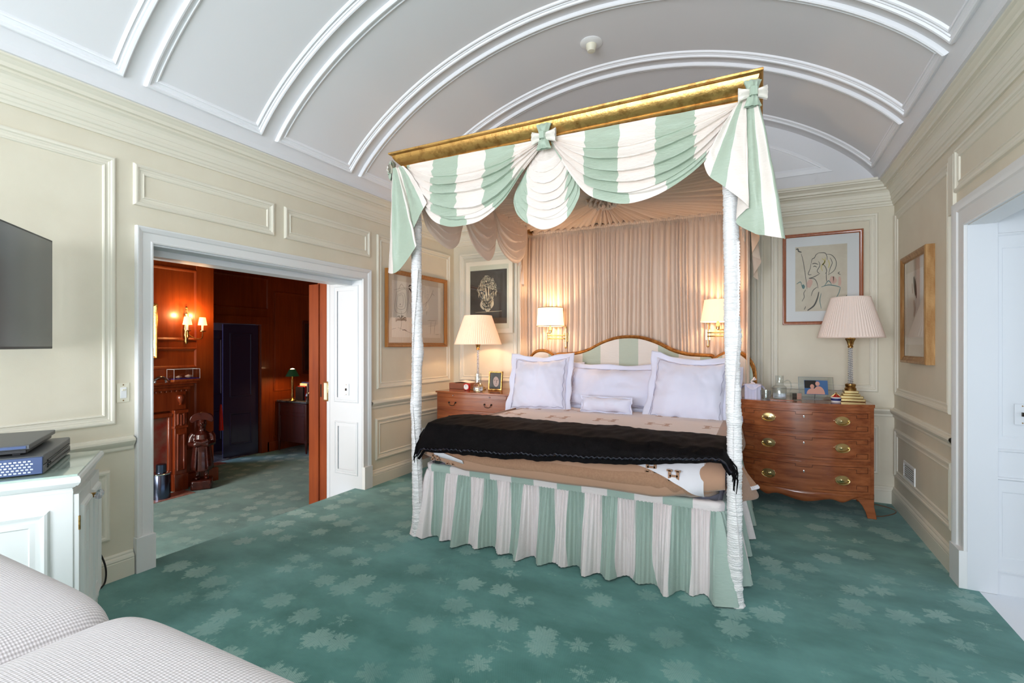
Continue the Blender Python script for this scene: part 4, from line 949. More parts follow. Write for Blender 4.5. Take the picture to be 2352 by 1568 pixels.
def bedbox(x0, x1, y0, y1, z0, z1, r, seed=0, wob=.004, nu=96, nv=40, front=None):
    # rounded slab (superellipse shell)
    mb = MB(); cx_, cy_ = (x0+x1)/2, (y0+y1)/2; hx, hy, hz = (x1-x0)/2, (y1-y0)/2, (z1-z0)/2; cz_ = (z0+z1)/2
    def f(u, v):
        a = 2*PI*u; t = PI*(v-.5); c, s = math.cos(a), math.sin(a); e = 8
        k = (abs(c)**e+abs(s)**e)**(-1/e); ct_, st_ = math.cos(t), math.sin(t); e2 = 4; k2 = (abs(ct_)**e2+abs(st_)**e2)**(-1/e2)
        rad = ct_*k2; px, py, pz = cx_+hx*c*k*(1-(1-rad)*r/hx if rad > .0 else 0), cy_+hy*s*k*(1-(1-rad)*r/hy), cz_+hz*st_*k2
        if rad < .3: 
            q = rad/.3; px = cx_+(px-cx_)*q**.8; py = cy_+(py-cy_)*q**.8
        w = wob*nz(px*4, py*4, pz*4+seed)
        return (px+w, py+w, pz+w*1.5)
    mb.grid(f, nu, nv, closeu=True); return mb
bpart(bedbox(-2.16, -.20, 2.96, 4.99, .49, .725, .06), 'mattress', 'linen', angle=60)

# ---- blanket: camel wool with H motifs
def blanket_mat():
    mt, nt, b = base('camel_and_cream_wool_blanket')
    uv = N(nt, 'ShaderNodeUVMap'); sp = N(nt, 'ShaderNodeSeparateXYZ'); nt.links.new(uv.outputs[0], sp.inputs[0]); X, Y = sp.outputs[0], sp.outputs[1]
    # UV in metres across / along
    def band(v, lo, hi): return M_(nt, 'MULTIPLY', M_(nt, 'GREATER_THAN', v, lo), M_(nt, 'LESS_THAN', v, hi))
    lx_ = M_(nt, 'FLOORED_MODULO', X, .42); ly_ = M_(nt, 'FLOORED_MODULO', Y, .36)
    bar = M_(nt, 'MULTIPLY', band(ly_, .125, .215), M_(nt, 'ADD', band(lx_, .12, .15), band(lx_, .25, .28)))
    ser = M_(nt, 'MULTIPLY', M_(nt, 'ADD', band(ly_, .115, .135), band(ly_, .205, .225)), M_(nt, 'ADD', band(lx_, .105, .165), band(lx_, .235, .295)))
    crs = M_(nt, 'MULTIPLY', band(ly_, .160, .180), band(lx_, .13, .27))
    Hm = M_(nt, 'MINIMUM', M_(nt, 'ADD', M_(nt, 'ADD', bar, ser), crs), 1)
    inner = M_(nt, 'MULTIPLY', band(X, .06, 1.94), M_(nt, 'GREATER_THAN', Y, .34))
    Hm = M_(nt, 'MULTIPLY', Hm, inner)
    ring = M_(nt, 'MULTIPLY', band(Y, -.02, .335), 1.0)
    field = M_(nt, 'MULTIPLY', band(X, .10, 1.90), M_(nt, 'GREATER_THAN', Y, .30))
    c = mix(nt, field, lin((178, 138, 112)), lin((240, 220, 212)))
    c = mix(nt, Hm, c, lin((190, 140, 108)))
    nt.links.new(c, b.inputs['Base Color']); b.inputs['Roughness'].default_value = .95; b.inputs['Sheen Weight'].default_value = .3
    bump(nt, b, noise(nt, coords(nt), 500, 2), .3, .003)
    return mt
MAT['blanket'] = blanket_mat()
t = thing('blanket', 'camel and cream wool blanket with H motifs spread over the bed', 'blanket', (-1.18, 4.0, .73))
def blp(mb, name, mat, **k): return mb.xf(Matrix.Translation((1.18, -4.0, -.73))).build(name, mat, t, **k)
def bl(u, v):
    # v: 0 head end -> 1 foot hem ; u: left -> right
    x = lerp(-2.20, -.16, u); e = abs(u-.5)*2
    top = .772+.012*nz(x*2, v*5)-.02*max(0, e-.93)/.07
    hemz = .53+.085*(max(0, e-.62)/.38)**1.2+.014*nz(x*3, 1)
    if v < .72: y = lerp(4.62, 3.02, v/.72); z = top
    else:
        q = (v-.72)/.28; a = q*PI/2*1.15; y = 3.02-.155*math.sin(min(a, PI/2*1.15))-.02*math.sin(PI*q); z = top-(top-hemz)*(1-math.cos(min(q*PI*.62, PI*.62)))/(1-math.cos(PI*.62))
    if q_edge(u, v) : pass
    return (x, y, z)
def q_edge(u, v): return False
m = MB(); m.grid(lambda u, v: bl(u, v), 110, 70, lambda u, v: (u*2.0, (1-v)*1.75)); 
o = blp(m, 'top_cover', 'blanket', angle=80); so = o.modifiers.new('solid', 'SOLIDIFY'); so.thickness = .012
# side drops
def side_drop(sgn):
    mb = MB()
    def f(u, v):
        y = lerp(4.60, 2.93, u); x0_ = -.165 if sgn > 0 else -2.195; hem = .55 if sgn < 0 else lerp(.62, .53, u)
        flare = .018+ (.05 if sgn > 0 else .02)*v*(.5+.5*math.sin(u*9)); x = x0_+sgn*(.005+flare*v+.02*math.sin(PI*v))
        if sgn > 0: x += .10*v*math.exp(-((y-3.28)/.20)**2); hem -= .05*math.exp(-((y-3.25)/.2)**2)
        return (x, y, lerp(.765, hem, v))
    mb.grid(f, 80, 16, lambda u, v: (.05 if v < .8 else .02, .1)); return mb
for sg in (-1, 1):
    o = blp(side_drop(sg), 'side_drop', 'tan', angle=80); so = o.modifiers.new('solid', 'SOLIDIFY'); so.thickness = .010
# rounded camel fold at the foot
m = MB()
def foot(u, v):
    x = lerp(-2.15, -.20, u); e = abs(u-.5)*2; hz = .525+.075*max(0, (.28-u)/.28)**1.2+.03*max(0, (u-.90)/.10)**1.5; a = lerp(-.15, 1.0, v)
    z = lerp(.77, hz, min(1, max(0, v))**1.0); d = .085*math.sin(PI*min(1, .02+.93*v**1.5))**.8; edge = (1-max(0, e-.9)/.1)**.5 if e > .9 else 1
    pl = .010*math.sin(x*70)*max(0, (u-.80)/.2)*v*1.3
    return (x, 2.965-(d*edge+.03*edge)-pl+.03*max(0, v-.85)/.15, z+.006*nz(x*4, v*2))
m.grid(foot, 120, 26); o = blp(m, 'foot_fold', 'tan', angle=80); so = o.modifiers.new('solid', 'SOLIDIFY'); so.thickness = .010
MAT['bandcream'] = pbr('cream_wool', (226, 222, 226), .9, bs=.3, bscale=500)
m = MB()
def band_(u, v):
    x, y, z = foot(lerp(.60, .965, u), lerp(.06+.0*u, .20+.75*u**3.0, v)*1.0); return (x, y-.019, z)
m.grid(band_, 60, 10); blp(m, 'cream_band', 'bandcream', angle=80)
m = MB()
m.grid(lambda u, v: (lambda p: (p[0], p[1]-.016, p[2]-.004))(foot(lerp(.0, .17, u), lerp(.72-.2*(1-u), .98, v))), 30, 8); blp(m, 'cream_band', 'bandcream', angle=80)
for (u0, v0) in ((.82, .30), (.885, .42), (.05, .84), (.11, .88)):
    x, y, z = foot(u0, v0); m = MB()
    for dx in (-.022, .022): m.box(x+dx-.008, y-.024, z-.03, x+dx+.008, y-.018, z+.03); m.box(x+dx-.016, y-.024, z-.034, x+dx+.016, y-.018, z-.024); m.box(x+dx-.016, y-.024, z+.024, x+dx+.016, y-.018, z+.034)
    m.box(x-.022, y-.024, z-.006, x+.022, y-.018, z+.006); blp(m, 'letter_h', 'tan', smooth=False)
# flared corner flap with whip stitch
m = MB()
def flap(u, v):
    a = lerp(-.15, .95, u); r = lerp(.0, .36, v); return (-.155+r*math.sin(a)*.50+.012*math.sin(u*8)*v, 3.26-r*.25*math.cos(a), .76-r*(.78-.18*u)+.02*v*v)
m.grid(flap, 24, 18); o = blp(m, 'corner_flap', 'tan', angle=80); so = o.modifiers.new('solid', 'SOLIDIFY'); so.thickness = .010
m = MB()
for k in range(26):
    a = flap(k/25, 1); b = flap(k/25, .93); m.tube([a, b], .005, 6)
m.tube([flap(k/25, 1.0) for k in range(26)], .006, 6); blp(m, 'whip_stitch', 'bandcream')

# ---- fur throw
t = thing('fur_throw', 'long black fur throw laid across the foot of the bed', 'throw', (-1.18, 3.1, .79))
def thp(mb, name, mat, **k): return mb.xf(Matrix.Translation((1.18, -3.1, -.79))).build(name, mat, t, **k)
def th(off):
    def f(u, v):
        x = lerp(-2.185, -.125, u); e = abs(u-.5)*2; lump = .010*nz(x*7, v*5, off)+.006*nz(x*22, v*9, off)
        yb2 = 3.40-.10*u+.03*nz(x*2, 3)-.05*max(0, e-.85)/.15
        zf = .672+.02*nz(x*1.6, 8)+.115*u**1.3
        if v < .12: q = v/.12; y = yb2; z = lerp(.775, .838, math.sin(q*PI/2)); y = yb2+.015*(1-q)-.0
        elif v < .62: q = (v-.12)/.5; y = lerp(yb2, 2.88, q); z = .838+.012*math.sin(PI*q)
        else: q = (v-.62)/.38; y = 2.88-.082*math.sin(q*PI/2); z = lerp(.838, zf, q**1.25)
        z -= .06*max(0, e-.955)/.045*(1 if v > .1 else .3); z += lump; y += .006*nz(x*16, v*6)
        if v > .985: z -= 0
        return (x, y, z)
    return f
m = MB(); m.grid(th(0), 220, 70); o = thp(m, 'fur', 'fur', angle=80); so = o.modifiers.new('solid', 'SOLIDIFY'); so.thickness = .02
m = MB(); f0 = th(0)
m.grid(lambda u, v: (lambda p: (p[0], p[1]+.018-.004*v, p[2]-.030*v*(1-.9*abs(2*u-1)**3)-.012))(f0(u, 1)), 200, 6); o = thp(m, 'under_layer', 'fur', angle=80); so = o.modifiers.new('solid', 'SOLIDIFY'); so.thickness = .018
m = MB(); m.tube([(lambda p: (p[0], p[1]-.006, p[2]-.001+.004*math.sin(u*1.3)))(f0(u/300, 1)) for u in range(301)], [.004+.0025*abs(math.sin(u*.55)) for u in range(301)], 6); thp(m, 'scalloped_edge', 'furedge')
m = MB(); rf_ = random.Random(9)
for k in range(26):
    q = k/25; v = lerp(.30, .99, q); p = f0(.995, v); L = rf_.uniform(.07, .13); dx = .02+.02*rf_.random(); m.tube([p, (p[0]+dx, p[1]-.01, p[2]-L*.45), (p[0]+dx+.01*rf_.uniform(-1, 1), p[1]-.012, p[2]-L)], [.004, .004, .002], 5)
thp(m, 'fringe', 'fur')
m = MB()
for k in range(22):
    q = k/21; v = lerp(.35, .99, q); p = f0(.004, v); L = rf_.uniform(.05, .09); m.tube([p, (p[0]-.015, p[1]-.01, p[2]-L*.5), (p[0]-.02+.01*rf_.uniform(-1, 1), p[1]-.012, p[2]-L)], [.004, .004, .002], 5)
thp(m, 'fringe', 'fur')

# ---- pillows
def pillow(name, w, h, th_, loc, rot, label, flange=.05, seed=0, sag=.03, crn=.05, n=44, stitch=True, group=None, cat='pillow'):
    t = thing(name, label, cat, loc, 0, group)
    t.rotation_euler = rot
    def shp(sx, sz):     # -1..1
        e = 2.6; fx_, fz_ = abs(sx), abs(sz); dome = max(0, (1-fx_**e))**.62*max(0, (1-fz_**e))**.62
        px = w/2*sx*(1-.05*(1-fz_**2)*fx_**2*1.0); pz = h/2*sz*(1-crn*(1-fx_**2)*abs(sz))
        pz -= sag*(1-fx_**2)*(1 if sz > 0 else .2)*max(0, sz)
        return px, pz, dome
    def side(sg):
        def f(u, v):
            sx, sz = 2*u-1, 2*v-1; px, pz, d = shp(sx, sz)
            wr = .060*nz(px*4, pz*4, seed)*d**.3+.060*abs(nz(px*6+pz*3, pz*5, seed+4))**1.2+.012*nz(px*22, pz*16, seed)
            rim = max(abs(sx), abs(sz)); rip = .010*math.sin((px+pz)*38+seed)*max(0, rim-.8)/.2
            return (px+.006*nz(pz*8, seed), sg*(th_/2*d+wr*.55*min(1, d*3))+rip, pz+.008*nz(px*7, seed))
        return f
    m = MB(); m.grid(side(-1), n, n); m.grid(side(1), n, n); m.build('pillowcase', 'linen', t, angle=80)
    if flange:
        m = MB()
        def fl_(u, v):
            a = u*4; k = int(a) % 4; q = (a % 1)*2-1; sx, sz = [(q, -1), (1, q), (-q, 1), (-1, -q)][k]; px, pz, d = shp(sx, sz); ex = flange*v
            sc = 1+.12*math.sin(u*60)*v; nx_, nz2 = [(0, -1), (1, 0), (0, 1), (-1, 0)][k]
            c1 = abs(q)**12; px2 = px+(nx_*ex+ (math.copysign(ex, sx) if abs(sx) > .92 and nx_ == 0 else 0)*c1)*sc; pz2 = pz+(nz2*ex+(math.copysign(ex, sz) if abs(sz) > .92 and nz2 == 0 else 0)*c1)*sc
            return (px2, .012*math.sin(u*47+seed)*v+.006*nz(u*30, seed), pz2)
        m.grid(fl_, 200, 4); o = m.build('flange', 'linen', t, angle=80); so = o.modifiers.new('solid', 'SOLIDIFY'); so.thickness = .004
    if stitch:
        m = MB(); pts = []
        for k in range(161):
            a = k/160*4; kk = int(a) % 4; q = (a % 1)*2-1; L = .93; sx, sz = [(q*L, -L), (L, q*L), (-q*L, L), (-L, -q*L)][kk]
            wv = 1-.015*math.sin(k*.9); px, pz, d = shp(sx*wv, sz*wv); pts.append((px, -(th_/2*d)-.008-.012*abs(nz(px*5, pz*5, seed)), pz))
        m.tube(pts, .0022, 5, cap=False); m.build('stitching', 'stitch', t)
    return t
pillow('pillow', .66, .46, .20, (-1.99, 4.86, .97), (R(-14), 0, R(2)), 'white sleeping pillow peeking out behind the left ruffled square pillow', .03, 21, .02, .03, stitch=False)
pillow('pillow', .66, .44, .20, (-.48, 4.86, .96), (R(-14), 0, R(-3)), 'white sleeping pillow behind the right square pillow beside the post', .03, 24, .02, .03, stitch=False)
pillow('pillow', .98, .40, .20, (-1.24, 4.72, .985), (R(-18), 0, 0), 'wide white pillow in the middle between the two square pillows', .05, 31, .02, .03)
pillow('pillow', .58, .56, .20, (-1.985, 4.55, 1.01), (R(-22), R(-2), R(5)), 'large white square flanged pillow at the left of the bed', .055, 3, .045, .02)
pillow('pillow', .62, .58, .21, (-.555, 4.55, 1.00), (R(-22), R(3), R(-4)), 'large white square flanged pillow at the right of the bed', .055, 8, .05, .02)
pillow('pillow', .47, .13, .10, (-1.255, 4.40, .85), (R(-12), 0, R(-1)), 'small white rectangular pillow lying in front of the wide pillow', .012, 13, .005, .0, stitch=False, n=30)

# ================================================================== LAMPS
def shade(mb, r0, r1, z0, z1, n=64, amp=.020):
    def f(u, v): 
        r = lerp(r0, r1, v); a = 2*PI*u; rr = r*(1+amp*math.cos(a*n)); return (rr*math.cos(a), rr*math.sin(a), lerp(z0, z1, v))
    mb.grid(f, n*4, 6, closeu=True); mb.grid(lambda u, v: (lambda p: (p[0]*.985, p[1]*.985, p[2]))(f(u, v)), n*4, 2, closeu=True); return mb
def column_lamp(name, loc, label, H, rb, rt, hs, lit, sc=1.0, tilt=0):
    t = thing(name, label, 'lamp', loc); zs = H-hs; bs = .09*sc
    m = MB()
    for k, (w2, z0, z1) in enumerate(((bs, 0, .022), (bs*.86, .022, .045), (bs*.66, .045, .062), (bs*.55, .062, .085))): m.box(-w2, -w2, z0*sc, w2, w2, z1*sc)
    m.build('base', 'brass', t, bevel=.004)
    m = MB(); m.lathe([(0, .085), (.040, .085), (.042, .10), (.034, .112), (.038, .125), (.038, .135), (.030, .14), (0, .14)], (0, 0, 0), 28); m.xf(Matrix.Scale(sc, 4)); o = m.build('collar', 'antbrass', t)
    zc0, zc1 = .14*sc, zs-.085*sc
    m = MB(); m.grid(lambda u, v: (lambda a, r: (r*math.cos(a), r*math.sin(a), lerp(zc0, zc1, v)))(2*PI*u+v*34, .0155*sc*(1+.26*math.cos(6*PI*u))*(1-.15*v)), 36, 150, closeu=True); m.build('twisted_column', 'crystal', t, angle=80)
    m = MB(); m.tube([(0, 0, zc0), (0, 0, zc1)], .003, 8); m.build('rod', 'chrome', t)
    m = MB(); m.lathe([(0, 0), (.020, 0), (.021, .012), (.017, .018), (.019, .03), (.022, .05), (.030, .068), (.034, .075), (.030, .08), (0, .08)], (0, 0, zc1), 24, rfn=lambda a, z: 1+(.16 if z > .02 else 0)*math.cos(8*a)); m.box(-.026, -.026, zc1+.074, .026, .026, zc1+.084)
    m.build('capital', 'antbrass', t, angle=50)
    m = MB(); m.tube([(0, 0, zc1+.08), (0, 0, H-.02)], .006, 8); m.lathe([(0, H-.015), (.012, H-.012), (.010, H+.004), (0, H+.012)], (0, 0, 0), 12)
    for k in range(3): a = 2*PI*k/3; m.tube([(0, 0, H-.012), (rt*math.cos(a), rt*math.sin(a), H-.006)], .002, 5)
    m.build('stem', 'brass', t)
    m = MB(); shade(m, rb, rt, zs, H); o = m.build('lamp_shade', 'shadelit' if lit else 'shadefaint', t, angle=80)
    m = MB()
    for r, z in ((rb, zs), (rt, H)): m.grid(lambda u, v: (r*1.012*math.cos(2*PI*u)+.003*math.cos(2*PI*v)*math.cos(2*PI*u), r*1.012*math.sin(2*PI*u)+.003*math.cos(2*PI*v)*math.sin(2*PI*u), z+.005*math.sin(2*PI*v)), 64, 6, closeu=True)
    m.build('binding', 'shadelit' if lit else 'shadefaint', o)
    if lit:
        m = MB(); m.ball((0, 0, zs+hs*.45), .028, 14, 10); m.build('bulb', 'bulb', t)
        l = bpy.data.lights.new('lamp_bulb', 'POINT'); l.energy = 15; l.color = (1, .66, .38); l.shadow_soft_size = .04; lo = bpy.data.objects.new('lamp_bulb', l); COL.objects.link(lo); lo.location = (loc[0], loc[1], loc[2]+zs+hs*.5)
    return t
column_lamp('table_lamp', (.707, 5.06, .921), 'tall glass column lamp with pleated shade standing unlit on the bow-front chest', .885, .240, .142, .34, False, 1.05)
column_lamp('table_lamp', (-2.865, 4.80, .886), 'lit glass column lamp with pleated shade on the left bedside chest', .845, .265, .155, .32, True, .78)
def wall_sconce(loc, label, arm, mat, r0, r1, h, n, en):
    # arm: list of xy offsets from backplate to socket
    t = thing('swing_arm_lamp', label, 'wall lamp', loc)
    m = MB(); m.tube([(0, .0, -.10), (0, .0, .10)], .010, 10); m.ball((0, 0, .11), .014, 10, 8); m.ball((0, 0, -.11), .014, 10, 8); m.box(-.02, .005, -.05, .02, .02, .05); m.build('wall_bracket', 'brass', t)
    m = MB(); pts = [(0, -.01, .02)] + [(a, b, .02) for a, b in arm[:1]]; m.tube(pts, .006, 8); m.tube([(p[0], p[1], p[2]-.035) for p in pts], .006, 8); m.tube([(arm[0][0], arm[0][1], -.03), (arm[0][0], arm[0][1], .06)], .010, 10); m.build('lower_arm', 'brass', t)
    m = MB(); m.tube([(arm[0][0], arm[0][1], .045), (arm[1][0], arm[1][1], .045), (arm[1][0], arm[1][1], .065)], .006, 8); m.build('upper_arm', 'brass', t)
    ex, ey = arm[1]
    m = MB(); m.lathe([(0, .045), (.016, .05), (.018, .09), (.012, .10), (.012, .13), (0, .13)], (ex, ey, 0), 18); m.build('socket', 'brass', t)
    m = MB(); shade(m, r0, r1, .12, .12+h, n, .006 if n > 70 else .0); m.xf(Matrix.Translation((ex, ey, 0))); o = m.build('lamp_shade', mat, t, angle=80)
    m = MB()
    for r, z in ((r0, .12), (r1, .12+h)): m.grid(lambda u, v: (ex+(r*1.01+.002*math.cos(2*PI*v))*math.cos(2*PI*u), ey+(r*1.01+.002*math.cos(2*PI*v))*math.sin(2*PI*u), z+.004*math.sin(2*PI*v)), 48, 6, closeu=True)
    m.build('binding', 'brass' if n < 70 else mat, o)
    m = MB(); m.ball((ex, ey, .18), .022, 12, 8); m.build('bulb', 'bulb', t)
    l = bpy.data.lights.new('sconce_bulb', 'POINT'); l.energy = en; l.color = (1, .70, .42); l.shadow_soft_size = .035; lo = bpy.data.objects.new('sconce_bulb', l); COL.objects.link(lo); lo.location = (loc[0]+ex, loc[1]+ey, loc[2]+.12+h*.55)
    return t
wall_sconce((-1.91, 5.10, 1.485), 'brass swing-arm wall lamp with glowing drum shade on the left of the headboard', [(-.19, -.09), (-.12, -.16)], 'shadehot', .150, .135, .20, 40, 9)
wall_sconce((-.44, 5.10, 1.50), 'brass swing-arm wall lamp with pleated shade on the right near the bedpost', [(.17, -.07), (.10, -.15)], 'shadewarm', .150, .118, .20, 80, 6)

# ================================================================== BOW-FRONT CHEST (right)
dx0, dx1, dyb, dyf = -.165, .835, 5.33, 4.80
t = thing('chest_of_drawers', 'bow-front mahogany chest of three drawers with oval brass handles', 'chest', ((dx0+dx1)/2, 5.07, 0)); CX = (dx0+dx1)/2
def cl(mb): return mb.xf(Matrix.Translation((-CX, -5.07, 0)))
def bowy(x, off=0): q = (x-CX)/((dx1-dx0)/2); return dyf-.115*(1-q*q)-off
def bowpoly(x0, x1, off, back, n=24): return [(lerp(x0, x1, i/n), bowy(lerp(x0, x1, i/n), off)) for i in range(n+1)]+[(x1, back), (x0, back)]
m = MB(); m.prism(bowpoly(dx0, dx1, 0, dyb), .895, .92); cl(m).build('top', 'mahog', t, bevel=.002)
m = MB(); m.prism(bowpoly(dx0+.006, dx1-.006, -.008, dyb), .155, .895); cl(m).build('carcase', 'mahog', t, angle=25)
m = MB(); m.prism(bowpoly(dx0+.006, dx1-.006, -.003, dyb-.4), .872, .895); cl(m).build('frieze', 'mahog', t, angle=25)
# shaped apron and splayed feet
def apz(q): # q -1..1
    a = abs(q); return .155-.0-.045*math.exp(-(q/.30)**2)-.028*math.exp(-((a-.55)/.10)**2)+.03*math.exp(-((a-.80)/.10)**2)*.6
m = MB()
for yo in (-.006, .016): pass
n_ = 80
m.grid(lambda u, v: (lerp(dx0+.006, dx1-.006, u), bowy(lerp(dx0+.006, dx1-.006, u), -.004), lerp(.20, apz(2*u-1), v)), n_, 3); o = cl(m).build('apron', 'mahog', t, angle=40); so = o.modifiers.new('solid', 'SOLIDIFY'); so.thickness = .02
for (x, y, sx, sy) in ((dx0, dyf, 1, 1), (dx1, dyf, -1, 1), (dx0, dyb-.05, 1, 1), (dx1, dyb-.05, -1, 1)):
    m = MB(); prof_ = [(.006, .17), (.15, .17), (.12, .145), (.085, .10), (.062, .05), (.050, 0), (-.012, 0), (-.004, .05), (.006, .10)]
    m.prism([(x+sx*a, b) for a, b in prof_], y, y+.045, 'y'); cl(m).build('foot', 'mahog', t, bevel=.004)
def oval_handle(mb_list, x, z, par):
    y = bowy(x, 0)-.0015; s = -2*.115*(x-CX)/((dx1-dx0)/2)**2*-1; ang = math.atan(s)
    T = Matrix.Translation((x-CX, y-5.07, z)) @ Matrix.Rotation(ang, 4, 'Z')
    m = MB()
    for (ra, h_) in ((1.0, .003), (.82, .006), (.62, .004), (.45, .008), (.25, .010)):
        m.grid(lambda u, v: (.053*ra*v*math.cos(2*PI*u), -h_*(1-.4*v*v), .037*ra*v*math.sin(2*PI*u)), 36, 3, closeu=True)
    m.grid(lambda u, v: (.053*math.cos(2*PI*u), -.003*v, .037*math.sin(2*PI*u)), 36, 1, closeu=True)
    m.xf(T); p = m.build('handle_plate', 'brass', par, angle=50)
    m = MB(); m.tube([(.050*math.cos(a), -.014-.004*abs(math.sin(a)), -.004+.030*math.sin(a)) for a in [PI+PI*i/14 for i in range(15)]], .0032, 8)
    for q in (-1, 1): m.tube([(q*.050, 0, .0), (q*.050, -.018, 0)], .005, 8)
    m.xf(T); m.build('bail_handle', 'brass', p)
for (z0, z1, hz, kz) in ((.683, .868, .785, .812), (.460, .660, .567, .595), (.197, .436, .308, .36)):
    m = MB(); x0_, x1_ = dx0+.03, dx1-.03
    m.prism(bowpoly(x0_, x1_, 0, dyf+.05), z0, z1); d = cl(m).build('drawer', 'mahog', t, bevel=.003)
    m = MB()
    def line(xa_, za_, xb_, zb_):
        n2 = max(1, int(abs(xb_-xa_)/.02)); pts = [(lerp(xa_, xb_, i/n2)-CX, bowy(lerp(xa_, xb_, i/n2), .0008)-5.07, lerp(za_, zb_, i/n2)) for i in range(n2+1)]; m.tube(pts, .0013, 4)
    g = .022; h3 = (z1-z0)/5
    for a in (0, 1):
        X = lambda q: (x0_+q) if a == 0 else (x1_-q)
        line(X(g), z0+g, X(.5*(x1_-x0_)-.06), z0+g); line(X(g), z1-g, X(.5*(x1_-x0_)-.06), z1-g)
        line(X(g), z1-g, X(g), z1-g-h3); line(X(g), z1-g-h3, X(.10), z1-g-h3); line(X(.10), z1-g-h3, X(.10), z1-g-h3*.4); line(X(.10), z1-g-h3*.4, X(.16), z1-g-h3*.4)
        line(X(g), z0+g, X(g), z0+g+h3); line(X(g), z0+g+h3, X(.10), z0+g+h3); line(X(.10), z0+g+h3, X(.10), z0+g+h3*.4)
    line(.5*(x0_+x1_)-.06, z1-g, .5*(x0_+x1_)-.06, z1-g-.02); line(.5*(x0_+x1_)+.06, z1-g, .5*(x0_+x1_)+.06, z1-g-.02); line(.5*(x0_+x1_)-.06, z1-g-.02, .5*(x0_+x1_)+.06, z1-g-.02)
    m.build('inlay', 'inlay', d)
    for x in (.078, .603): oval_handle(None, x, hz, d)
    m = MB(); m.lathe([(0, 0), (.006, .0), (.006, .004), (0, .005)], (0, 0, 0), 12); m.xf(Matrix.Translation((0, bowy(CX)-5.07, kz)) @ Matrix.Rotation(R(90), 4, 'X')); m.box(-.0035, bowy(CX)-5.07-.004, kz-.012, .0035, bowy(CX)-5.07, kz); m.build('keyhole', 'chrome', d)

# ================================================================== BEDSIDE CHEST (left)
nx0, nx1, nyf, nyb = -3.235, -2.33, 4.52, 5.13
t = thing('bedside_chest', 'plain front mahogany bedside chest with swan-neck handles left of the bed', 'chest', ((nx0+nx1)/2, 4.82, 0)); NX = (nx0+nx1)/2
def nl(mb): return mb.xf(Matrix.Translation((-NX, -4.82, 0)))
m = MB(); m.box(nx0-.012, nyf-.018, .866, nx1+.012, nyb, .886); nl(m).build('top', 'mahogleft', t, bevel=.006)
m = MB(); m.box(nx0, nyf, .09, nx1, nyb-.01, .866); nl(m).build('carcase', 'mahogleft', t, bevel=.003)
for (x, y) in ((nx0, nyf), (nx1-.09, nyf), (nx0, nyb-.10), (nx1-.09, nyb-.10)): m = MB(); m.box(x, y, 0, x+.09, y+.08, .10); nl(m).build('foot', 'mahogleft', t, bevel=.01)
m = MB(); m.box(nx0+.02, nyf-.008, .822, nx1-.02, nyf+.02, .858); sl = nl(m).build('brushing_slide', 'mahogleft', t, bevel=.003)
for x in (-3.01, -2.55): m = MB(); m.ball((x, nyf-.014, .842), .007, 10, 8); nl(m).build('knob', 'chrome', sl)
for z0, z1 in ((.685, .815), (.52, .672), (.335, .507), (.12, .322)):
    m = MB(); m.box(nx0+.012, nyf-.010, z0, nx1-.012, nyf+.03, z1); d = nl(m).build('drawer', 'mahogleft', t, bevel=.004)
    for x in (-3.02, -2.57):
        zz = (z0+z1)/2+.015; m = MB()
        m.tube([(x+.042*math.cos(a)*(1+.15*math.sin(a)**2), nyf-.026-.0*a, zz+.034*math.sin(a)*(1 if abs(math.cos(a)) < .8 else .6)) for a in [PI+PI*i/16 for i in range(17)]], .0032, 8)
        for q in (-1, 1): m.lathe([(0, 0), (.010, 0), (.010, .003), (.005, .006), (.004, .022), (0, .022)], (0, 0, 0), 12); m.xf(Matrix.Translation((x+q*.042, nyf-.010, zz)) @ Matrix.Rotation(R(90), 4, 'X'), len(m.v)-72)
        nl(m).build('handle', 'darkmetal', d)

# ---- things on the bedside chest
NZ = .886
t = thing('tissue_box', 'flat woven tray with folded white papers on the left bedside chest', 'tray', (-3.11, 4.88, NZ))
m = MB(); m.box(-.14, -.10, 0, .14, .10, .07); m.build('tray', 'basket', t, bevel=.006); t.name = 'woven_tray'
m = MB(); m.grid(lambda u, v: (lerp(-.10, .13, u), lerp(-.09, .08, v), .074+.028*max(0, 1-abs(u-.55)*2.2)*max(0, 1-abs(v-.5))), 16, 8); o = m.build('papers', 'paper', None); o.location = (-3.11, 4.88, NZ); tag(o, 'white folded papers lying on the woven tray', 'papers')
t = thing('alarm_clock', 'small square red alarm clock with white round face', 'clock', (-2.925, 4.66, NZ))
m = MB(); m.box(-.038, -.018, .004, .038, .022, .082); m.build('case', 'red', t, bevel=.012)
m = MB(); m.lathe([(0, 0), (.030, 0), (.030, .003), (0, .003)], (0, 0, 0), 32); m.xf(Matrix.Translation((0, -.0185, .044)) @ Matrix.Rotation(R(90), 4, 'X')); m.build('dial', 'paper', t)
m = MB(); m.box(-.001, -.0235, .042, .001, -.022, .066); m.box(-.012, -.0235, .056, -.002, -.022, .058)
for k in range(12): a = 2*PI*k/12; m.box(.024*math.sin(a)-.001, -.0235, .044+.024*math.cos(a)-.001, .024*math.sin(a)+.001, -.022, .044+.024*math.cos(a)+.001)
m.build('hands', 'black', t, smooth=False)
m = MB(); m.box(-.03, -.01, 0, -.02, .01, .006); m.box(.02, -.01, 0, .03, .01, .006); m.build('feet', 'darkmetal', t)
